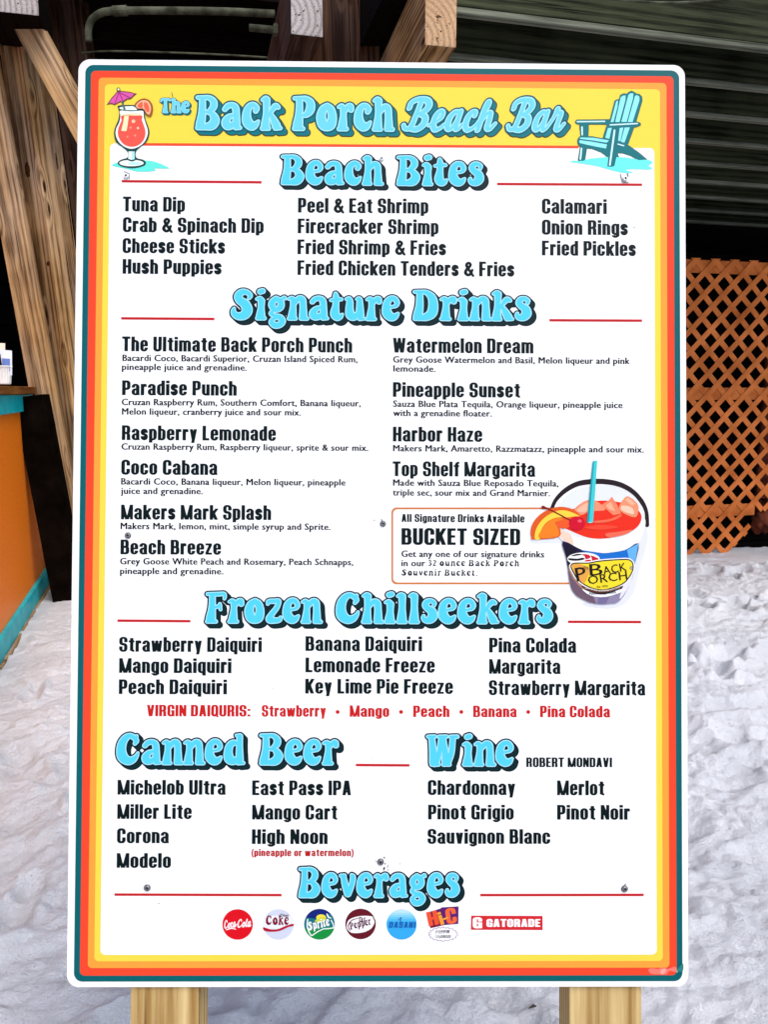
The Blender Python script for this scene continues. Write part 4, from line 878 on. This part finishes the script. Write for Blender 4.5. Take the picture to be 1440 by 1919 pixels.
d.poly([(668, 490), (740, 410), (830, 378), (910, 400), (965, 470), (982, 560), (962, 650), (940, 678), (890, 650), (850, 580), (800, 548), (720, 552)], (255, 186, 144))
d.poly([(700, 500), (760, 430), (805, 425), (805, 530), (740, 540)], (246, 104, 78)).poly([(840, 430), (900, 440), (940, 520), (945, 620), (890, 610), (840, 530)], (246, 104, 78))
d.build('drink_picture', 'printed red cocktail with paper umbrella and orange slice')
# ---- chair picture
d = Pic(T(8, 1060, 160)); TE = (0, 118, 126); ED = (66, 104, 62); LT = (150, 240, 248); WH = (212, 248, 252)
d.poly([(75, 1150), (130, 1130), (200, 1140), (340, 1110), (430, 1095), (640, 1080), (900, 1085), (1120, 1120), (1230, 1120), (1310, 1160), (1250, 1210), (1300, 1245), (1260, 1265), (1000, 1260), (900, 1275), (1015, 1305), (940, 1320), (780, 1300), (600, 1250), (450, 1210), (200, 1170)], (112, 246, 236))
parts = [[(560, 800), (625, 590), (668, 520), (740, 240), (765, 220), (805, 215), (825, 150), (875, 127), (930, 130), (950, 105), (995, 88), (1045, 112), (1065, 130), (1110, 135), (1150, 175), (1155, 235), (1060, 560), (935, 900), (780, 900), (640, 850)],
    [(148, 545), (175, 520), (660, 515), (640, 592), (180, 588), (155, 570)], [(210, 580), (350, 580), (345, 780), (232, 790)],
    [(185, 870), (182, 820), (212, 772), (400, 770), (660, 820), (700, 960), (640, 1085), (540, 1010), (400, 955), (320, 950), (205, 915)], [(225, 910), (325, 930), (295, 1128), (270, 1140), (205, 1140), (190, 1128)],
    [(640, 570), (1080, 550), (1130, 572), (1128, 605), (1060, 632), (640, 632)], [(700, 620), (810, 620), (770, 1080), (740, 1215), (700, 1230), (625, 1225), (650, 1000)],
    [(780, 860), (930, 890), (1100, 1010), (1230, 1120), (1100, 1130), (980, 1060), (860, 1022), (780, 1020), (805, 1085), (740, 1085)]]
P = [PG(d.t(q)) for q in parts]; box = d.t([(60, 60), (1260, 1260)]); box = (*box[0], *box[1])
d.shape(OFF(U(*P), .5), box, 7.4, ED, .4); d.shape(OFF(U(*P), -.5), box, 7.7, TE, .4); d.z = 7.9
for q in ([(680, 555), (765, 240), (790, 232), (782, 330), (722, 555)], [(748, 555), (830, 185), (860, 162), (905, 155), (900, 230), (812, 555)], [(840, 552), (945, 150), (975, 124), (1020, 125), (1015, 200), (920, 552)],
          [(936, 555), (1045, 165), (1070, 150), (1110, 172), (1112, 230), (1008, 555)], [(640, 645), (696, 640), (660, 806), (598, 790)], [(815, 642), (872, 636), (826, 840), (790, 836)], [(890, 636), (968, 634), (886, 866), (832, 850)],
          [(225, 785), (420, 790), (656, 830), (622, 864), (400, 830), (215, 806)], [(210, 826), (400, 850), (625, 890), (610, 952), (400, 912), (212, 868)]): d.poly(q, LT, 0, up=.05)
for a_, b_, r_ in (((180, 549), (590, 545), 10), ((672, 598), (1080, 577), 10), ((250, 630), (253, 745), 12), ((738, 680), (668, 1195), 14), ((242, 950), (226, 1108), 13), ((790, 885), (876, 910), 9)): d.line([a_, b_], r_, WH, up=0, smooth=0)
d.build('chair_picture', 'printed teal deck chair')
# ---- bucket picture
d = Pic(T(5.538, 980, 850))
d.poly([(100, 890), (380, 870), (420, 920), (300, 925), (120, 930)], (232, 237, 249)); d.poly([(1230, 800), (1275, 760), (1300, 900), (1220, 1180), (1150, 1450), (1000, 1590), (760, 1600), (620, 1550), (900, 1540), (1110, 1330)], (234, 236, 247))
d.poly([(350, 740), (345, 610), (450, 440), (620, 352), (800, 330), (980, 350), (1150, 435), (1255, 580), (1265, 720), (1230, 840), (800, 1010), (420, 900)], (234, 238, 238))
d.line([(300, 578, 18), (345, 480, 20), (440, 385, 24), (560, 318, 26), (700, 292, 27), (860, 292, 27), (1010, 322, 26), (1140, 392, 24), (1236, 500, 24), (1285, 610, 20), (1292, 742, 22)], 24, (38, 26, 32))
d.poly([(398, 700), (430, 620), (560, 560), (700, 500), (900, 490), (1100, 530), (1210, 600), (1232, 680), (1180, 770), (1050, 842), (850, 882), (680, 872), (520, 812), (420, 760)], (240, 48, 28))
d.poly([(530, 590), (600, 520), (680, 482), (760, 490), (860, 582), (700, 600), (600, 640)], (248, 150, 116)); d.poly([(560, 590), (620, 535), (690, 510), (700, 580), (620, 610)], (255, 190, 160))
d.poly([(820, 530), (895, 485), (925, 448), (980, 530), (1022, 622), (940, 640), (860, 570)], (246, 138, 100), 0); d.poly([(860, 540), (915, 500), (960, 600), (900, 580)], (255, 178, 142), 0)
d.poly([(1040, 480), (1095, 445), (1190, 520), (1200, 600), (1160, 662), (1020, 602), (1005, 540)], (244, 152, 112)); d.poly([(1030, 540), (1130, 560), (1150, 630), (1030, 590)], (255, 206, 178)); d.poly([(1060, 480), (1095, 458), (1170, 520), (1130, 540)], (255, 186, 150), 0)
d.poly([(740, 700), (900, 680), (1020, 630), (1010, 660), (900, 705), (760, 720)], (250, 110, 80)); d.poly([(860, 830), (1000, 810), (1140, 790), (1060, 840), (900, 870)], (250, 110, 84)); d.poly([(640, 770), (800, 740), (1000, 760), (820, 790)], (250, 74, 50))
d.poly([(350, 715), (400, 790), (520, 852), (680, 884), (850, 892), (1050, 852), (1180, 782), (1240, 690), (1272, 690), (1262, 780), (1195, 930), (1050, 1002), (850, 1032), (640, 1012), (420, 912), (370, 830)], (252, 251, 248))
d.poly([(352, 730), (400, 792), (500, 845), (520, 960), (425, 905), (372, 830)], (250, 214, 192))
d.poly([(80, 820), (100, 730), (170, 640), (280, 575), (400, 553), (520, 580), (600, 652), (500, 680), (380, 720), (380, 862), (110, 892), (90, 870)], (228, 92, 30))
d.poly([(125, 882), (140, 780), (210, 680), (330, 603), (450, 592), (592, 652), (480, 662), (350, 664), (250, 712), (192, 792), (172, 888)], (255, 216, 70))
d.poly([(170, 872), (196, 790), (262, 712), (360, 664), (440, 690), (350, 722), (372, 852)], (244, 132, 34)); d.poly([(330, 720), (400, 690), (480, 660), (600, 655), (560, 720), (420, 780)], (240, 92, 40))
d.el(560, 725, 84, 74, (214, 8, 44)).el(590, 700, 22, 16, (250, 90, 110)); d.line([(210, 557, 17), (250, 570, 9), (340, 612, 7), (490, 692, 7)], 8, (138, 22, 26))
d.poly([(726, 80), (772, 74), (728, 712), (664, 712)], (64, 208, 212), 0); d.poly([(726, 80), (740, 78), (688, 712), (664, 712)], (24, 160, 172), 0); d.poly([(664, 712), (728, 712), (700, 722)], (200, 240, 236), 0)
body = [(415, 907), (640, 1012), (850, 1036), (1050, 1006), (1200, 930), (1160, 1150), (1120, 1330), (1010, 1520), (900, 1556), (760, 1556), (600, 1500), (510, 1410), (480, 1260), (450, 1080)]
d.poly(body, (28, 22, 62), 3)
d.poly([(600, 1000), (850, 1036), (1050, 1006), (1200, 930), (1160, 1150), (1110, 1180), (1000, 1110), (800, 1110), (700, 1050)], (22, 112, 204), 0); d.poly([(1080, 1000), (1200, 930), (1160, 1150), (1130, 1150), (1100, 1090)], (104, 180, 236), 0); d.poly([(430, 930), (560, 985), (480, 1240), (455, 1090)], (22, 16, 40), 0)
d.poly([(470, 1200), (520, 1270), (640, 1400), (800, 1472), (1000, 1425), (1120, 1300), (1010, 1520), (900, 1556), (760, 1556), (600, 1500), (510, 1410)], (146, 136, 168), 2); d.poly([(470, 1210), (540, 1290), (680, 1420), (760, 1556), (600, 1500), (510, 1410)], (112, 88, 106), 2); d.poly([(780, 1490), (900, 1476), (860, 1556), (770, 1556)], (120, 110, 150), 0)
d.poly([(1110, 1200), (1150, 1170), (1120, 1330), (1040, 1470), (1000, 1500), (1050, 1340)], (236, 234, 246), 2); d.poly([(470, 1180), (500, 1160), (560, 1300), (640, 1400), (620, 1410), (520, 1300)], (176, 130, 110), 2)
d.el(628, 1092, 168, 66, (250, 250, 248))
for q in ([(500, 1060), (560, 1040), (620, 1046), (540, 1062)], [(475, 1085), (560, 1090), (620, 1080), (640, 1096), (560, 1112), (480, 1105)], [(500, 1125), (600, 1128), (650, 1120), (650, 1140), (560, 1145)]): d.poly(q, (26, 20, 30), 3, up=.05)
for q in ([(610, 1044), (680, 1048), (700, 1080), (650, 1096), (640, 1066)], [(700, 1055), (760, 1076), (786, 1096), (720, 1112), (712, 1080)], [(640, 1110), (700, 1100), (706, 1130), (650, 1150)]): d.poly(q, (208, 22, 46), 2, up=.05)
lab = [(512, 1150), (680, 1142), (790, 1122), (1000, 1106), (1108, 1112), (1136, 1180), (1100, 1270), (1020, 1350), (850, 1405), (720, 1390), (600, 1325), (535, 1240)]
d.poly(lab, (250, 250, 250), 4, off=4.2); d.poly(lab, (30, 22, 32), 4, off=2.2); d.poly(lab, (250, 226, 46), 4); d.poly([(512, 1152), (600, 1148), (690, 1200), (640, 1340), (600, 1325), (535, 1240)], (236, 168, 72), 3)
d.poly([(610, 1370), (720, 1412), (850, 1425), (1010, 1376), (1010, 1396), (850, 1446), (720, 1436), (630, 1396)], (96, 52, 44), 3); d.poly([(610, 1402), (720, 1444), (850, 1460), (1040, 1396), (1045, 1425), (860, 1486), (700, 1472)], (248, 248, 250), 3)
def bt(t, x0, y0, x1, y1, cap, rgb=(24, 18, 22), bold=.012): d.z += .5; (a, b_, c, e_), = [(d.t([(x0, y0)])[0]+d.t([(x1, y1)])[0])]; plain_text(d, t, a, c, b_, cap/5.538, d.z, rgb, bold, base1=e_)
bt('B', 695, 1266, 826, 1258, 128); bt('ACK', 838, 1258, 1076, 1212, 90, bold=.01); bt('P', 562, 1326, 662, 1308, 150); bt('ORCH', 680, 1356, 1082, 1302, 92, bold=.01)
bt('the', 622, 1206, 680, 1198, 46, (120, 84, 40), 0); bt('Est 1974', 768, 1392, 878, 1384, 24)
bt('SEAFOOD', 640, 1396, 770, 1428, 20, (240, 220, 200)); bt('& OYSTER', 786, 1430, 892, 1428, 20, (240, 220, 200)); bt('HOUSE', 905, 1424, 1004, 1390, 20, (240, 220, 200))
bt('Panama City Beach', 690, 1462, 960, 1446, 26)
d.build('bucket_picture', 'printed white bucket of red iced drink with cyan straw and orange slice')
# ---- drink logos
def disc(x, y, r, rgb): q = Pic(T(1, 0, 0)); q.z = 6; q.shape(EL(x, y, r, r), (x-r-2, y-r-2, x+r+2, y+r+2), 6, rgb, .3); return q
q = disc(445.5, 1732, 28.6, (226, 12, 30)); lay_text(q, 's2', SCR, 'Coca', 420, 442, 1741, 17, 8, (255, 240, 240), gap=0, h=.05, shear=.22, base1=1738); lay_text(q, 's2', SCR, '-Cola', 441, 470, 1739, 17, 8, (255, 240, 240), gap=0, h=.05, shear=.22, base1=1737)
q.line([(424, 1742, .8), (434, 1739, 1.2), (442, 1741, .7)], 1, (255, 240, 240)); q.build('drink_logo', 'round red logo with white script')
q = disc(522, 1732, 28.6, (212, 218, 236)); q.z = 7; q.poly([(494, 1722), (498, 1716), (546, 1716), (550, 1726), (550, 1732), (520, 1740), (494, 1740)], (240, 242, 250), 2)
q.poly([(493.6, 1737), (506, 1740.5), (520, 1741), (534, 1735), (546, 1731), (550.6, 1731), (550.4, 1734.5), (540, 1737), (526, 1743.5), (512, 1745.5), (496, 1744)], (186, 20, 48), 3)
lay_text(q, 'g2', GR, 'Coke', 498, 542, 1733, 19, 9.5, (128, 12, 44), gap=.02, h=.05, lvl=-.015); plain_text(q, 'Diet', 526, 541, 1717.5, 6, 9, (50, 40, 60)); q.build('drink_logo', 'round pale grey logo with dark red lettering and swoosh')
q = disc(599, 1731.5, 28.8, (16, 36, 120)); q.z = 6.5
q.shape(AND(EL(599, 1731.5, 28.8, 28.8), PG([(565, 1735), (580, 1742), (600, 1740), (618, 1736), (635, 1738), (635, 1770), (565, 1770)])), (568, 1700, 630, 1764), 7, (20, 146, 62), .3)
q.shape(AND(EL(599, 1731.5, 28.8, 28.8), PG([(560, 1715), (580, 1720), (600, 1722), (625, 1708), (640, 1712), (635, 1740), (618, 1737), (600, 1741), (582, 1752), (560, 1745)])), (568, 1700, 630, 1764), 6.6, (18, 116, 130), .3)
q.z = 7.3; q.el(602, 1719, 9, 6, (246, 226, 62)).poly([(590, 1725), (604, 1718), (612, 1722), (600, 1728)], (210, 214, 70)); q.line([(613, 1712, 1.0), (616, 1718, 1.2), (621, 1720, .6)], 1, (250, 255, 250))
q.line([(577, 1722, 1.1), (576, 1736, 1.2), (583, 1752, 1.1), (590, 1749, 1), (606, 1740, 1), (626, 1738, 1), (621, 1724, 1)], 1, (236, 250, 246), smooth=2)
lay_text(q, 'g3', GR, 'Sprite', 578, 619, 1744, 16.5, 9, (252, 255, 252), gap=.0, h=.05, shear=.12, lvl=-.01, base1=1734); q.build('drink_logo', 'round blue and green logo with a lemon')
q = disc(676, 1731, 28.6, (104, 18, 34)); q.z = 6.5; q.poly([(650, 1733), (656, 1722), (676, 1716), (698, 1717), (704, 1724), (700, 1736), (684, 1746), (662, 1748), (652, 1742)], (248, 246, 246))
q.line([(700, 1719, 1), (703.5, 1728, 1.2), (697, 1740, 1.1), (684, 1747, .6)], 1, (104, 18, 34)); q.line([(656, 1744, .6), (653, 1734, .9), (660, 1724, .8), (676, 1719, .5)], 1, (104, 18, 34))
lay_text(q, 'g4', GR, 'Pepper', 657, 697, 1742, 14, 10, (92, 20, 66), gap=.02, h=.05, lvl=-.02, base1=1732); lay_text(q, 'g4', GR, 'Dr', 673, 687, 1728, 10, 10, (92, 20, 66), gap=0, h=.05, lvl=-.03, base1=1726); q.build('drink_logo', 'round maroon logo with a white oval')
q = disc(753, 1732, 28.4, (52, 172, 236)); q.z = 6.4
for k in range(5): q.shape(AND(EL(753, 1732, 28.4, 28.4), R(720, 1700, 790, 1726-k*4)), (723, 1702, 783, 1730), 6.5+k*.4, ((80, 188, 240), (104, 200, 244), (132, 212, 247), (160, 222, 250), (190, 232, 252))[k], .3)
lay_text(q, 'b2', BC, 'DASANI', 729, 778, 1738, 11, 9, (24, 92, 176), gap=.14, h=.06, shear=.12, lvl=.01); q.line([(746, 1724, .6), (752, 1719, 1), (750, 1728, .8)], 1, (24, 92, 176)); q.build('drink_logo', 'round sky blue logo with dark blue lettering')
q = Pic(T(1, 0, 0)); q.z = 6; q.poly([(800, 1710), (826, 1702), (828, 1700), (860, 1698), (859.5, 1731), (834, 1733), (807, 1739)], (92, 30, 110), 0)
q.poly([(800, 1712), (826, 1706), (832, 1733), (807, 1739)], (122, 16, 60), 0)
lay_text(q, 'b3', BC, 'H', 805, 823, 1735, 26, 8, (240, 84, 50), h=.04, base1=1731, lvl=.02); lay_text(q, 'b3', BC, 'i', 827, 833, 1733, 24, 8, (252, 160, 52), h=.04, base1=1731); lay_text(q, 'b3', BC, 'C', 839, 857, 1731, 28, 8, (246, 104, 58), h=.04, base1=1728, lvl=.02); q.z = 8; q.line([(832, 1722, 1.6), (839, 1719, 1.6)], 1.6, (252, 160, 52), smooth=0)
bur = []
for k in range(36):
    a_ = k*math.pi/18; r_ = 1.0 if k % 2 else .86; bur.append((831+29*r_*math.cos(a_), 1750+14*r_*math.sin(a_)))
q.poly(bur, (150, 110, 160), 0); q.poly([(831+(x-831)*.95, 1750+(y-1750)*.92) for x, y in bur], (252, 252, 252), 0)
lay_text(q, 'b4', BC, "POPPIN", 817, 843, 1749, 6, 9.5, (30, 26, 70), h=.08, base1=1748); lay_text(q, 'b4', BC, 'LEMONADE', 816, 846, 1757, 5.4, 9.5, (30, 26, 70), h=.08); q.build('drink_logo', 'purple and orange block logo over a white burst')
q = Pic(T(1, 0, 0)); q.z = 6; q.poly([(883.5, 1715.5), (1017.5, 1716), (1017.5, 1742.5), (883, 1742)], (216, 40, 48), 0)
lay_text(q, 'b5', BC, 'G', 887, 903.5, 1738.5, 19.5, 8, (255, 255, 255), h=.04, lvl=.02); lay_text(q, 'b5', BC, 'GATORADE', 912.5, 1013, 1736, 14, 8, (255, 255, 255), gap=.1, h=.04, lvl=.02); q.build('drink_logo', 'oblong red logo with white block lettering')
# ---- screws, chips and scuffs
m_scr, n_, l_, b_ = new_mat('screw_metal'); b_.inputs['Base Color'].default_value = (.16, .16, .17, 1); b_.inputs['Metallic'].default_value = .8; b_.inputs['Roughness'].default_value = .38
m_scw, n_, l_, b_ = new_mat('screw_white'); b_.inputs['Base Color'].default_value = (.6, .6, .6, 1); b_.inputs['Roughness'].default_value = .35
m_hole, n_, l_, b_ = new_mat('screw_recess'); b_.inputs['Base Color'].default_value = (.012, .012, .014, 1); b_.inputs['Roughness'].default_value = .6
for x, y, r, white in ((237, 331, 5, 1), (715.5, 298.5, 4.2, 1), (1172, 336, 5, 1), (718, 981.5, 5, 0), (240, 1003.5, 5.2, 0), (1183, 1064, 4.5, 0), (276, 1663, 5.6, 0), (713.5, 1614.5, 5.6, 0), (1171, 1665, 5.6, 0)):
    u, v = uv(x, y); bm = bmesh.new(); R_ = r*PX; n = 20; prof = [(1.0, .0005), (.97, .0012), (.75, .0022), (.42, .0026), (.36, .0008), (0, .0008)]
    rings = [[bm.verts.new((R_*a*math.cos(2*math.pi*k/n), R_*a*math.sin(2*math.pi*k/n), z_)) for k in range(n)] for a, z_ in prof[:-1]]
    for i, (p0, p1) in enumerate(zip(rings, rings[1:])):
        for k in range(n): bm.faces.new((p0[k], p0[(k+1) % n], p1[(k+1) % n], p1[k])).material_index = 1 if i >= 3 else 0
    bm.faces.new(rings[-1]).material_index = 1
    if not white:                                    # dark ring round the head
        w0 = [bm.verts.new((R_*1.12*math.cos(2*math.pi*k/n), R_*1.12*math.sin(2*math.pi*k/n), .0004)) for k in range(n)]
        for k in range(n): bm.faces.new((w0[k], w0[(k+1) % n], rings[0][(k+1) % n], rings[0][k])).material_index = 1
    o = bm_obj('screw', bm, [m_scw if white else m_scr, m_hole], sign, True); o.location = (u, v, 9*DZ)
for pl in ([(265, 410), (345, 530), (300, 505)], [(600, 310), (650, 310), (655, 390), (610, 360)], [(630, 575), (670, 555), (690, 585), (650, 620)], [(590, 730), (655, 700), (660, 760), (610, 850), (585, 850)], [(780, 600), (785, 640), (765, 735), (735, 715)], [(765, 775), (790, 790), (800, 850), (765, 830)]):
    q = Pic(T(20.57, 690, 1590)); q.z = 6; q.poly(pl, (20, 20, 24), 0, up=0, h=.2).build('paint_chip')
def mark(): q = Pic(T(1, 0, 0)); q.z = 5.5+6; return q
for x, y, r in ((298, 1692.5, 1.1), (1127, 825, .9), (1189, 427, 1.1), (750, 1618, .9), (283, 1010, .8), (702, 975, 1.1), (700, 1420, .8), (512, 1290, .7)): mark().el(x, y, r, r, (120, 120, 124), up=.05).build('speck')
for pts_, r in (([(1163, 327), (1167, 342), (1178, 343)], .7), ([(1176, 326), (1178, 331)], .8), ([(233, 322), (242, 326), (243, 336)], .5), ([(1173, 1656), (1169, 1661)], 1.0), ([(715, 973), (717, 977)], .8), ([(322, 174), (324, 182)], .6)): mark().line(pts_, r, (110, 112, 118), up=0, smooth=0).build('scratch')
q = Pic(T(4.5, 1000, 1640)); q.z = 4.6
q.poly([(970, 800), (1000, 782), (1050, 790), (1090, 775), (1130, 790), (1190, 770), (1212, 790), (1200, 815), (1150, 805), (1120, 836), (1060, 835), (1000, 832)], (255, 128, 112)); q.poly([(1075, 800), (1120, 785), (1110, 820), (1080, 832)], (255, 170, 158)); q.line([(1212, 815, 5), (1230, 785, 6), (1258, 760, 4)], 5, (150, 196, 190)); q.poly([(1215, 790), (1262, 745), (1262, 805), (1225, 810)], (40, 130, 130))
q.build('scrape', 'pale scrape across the red and teal border at the lower right corner')
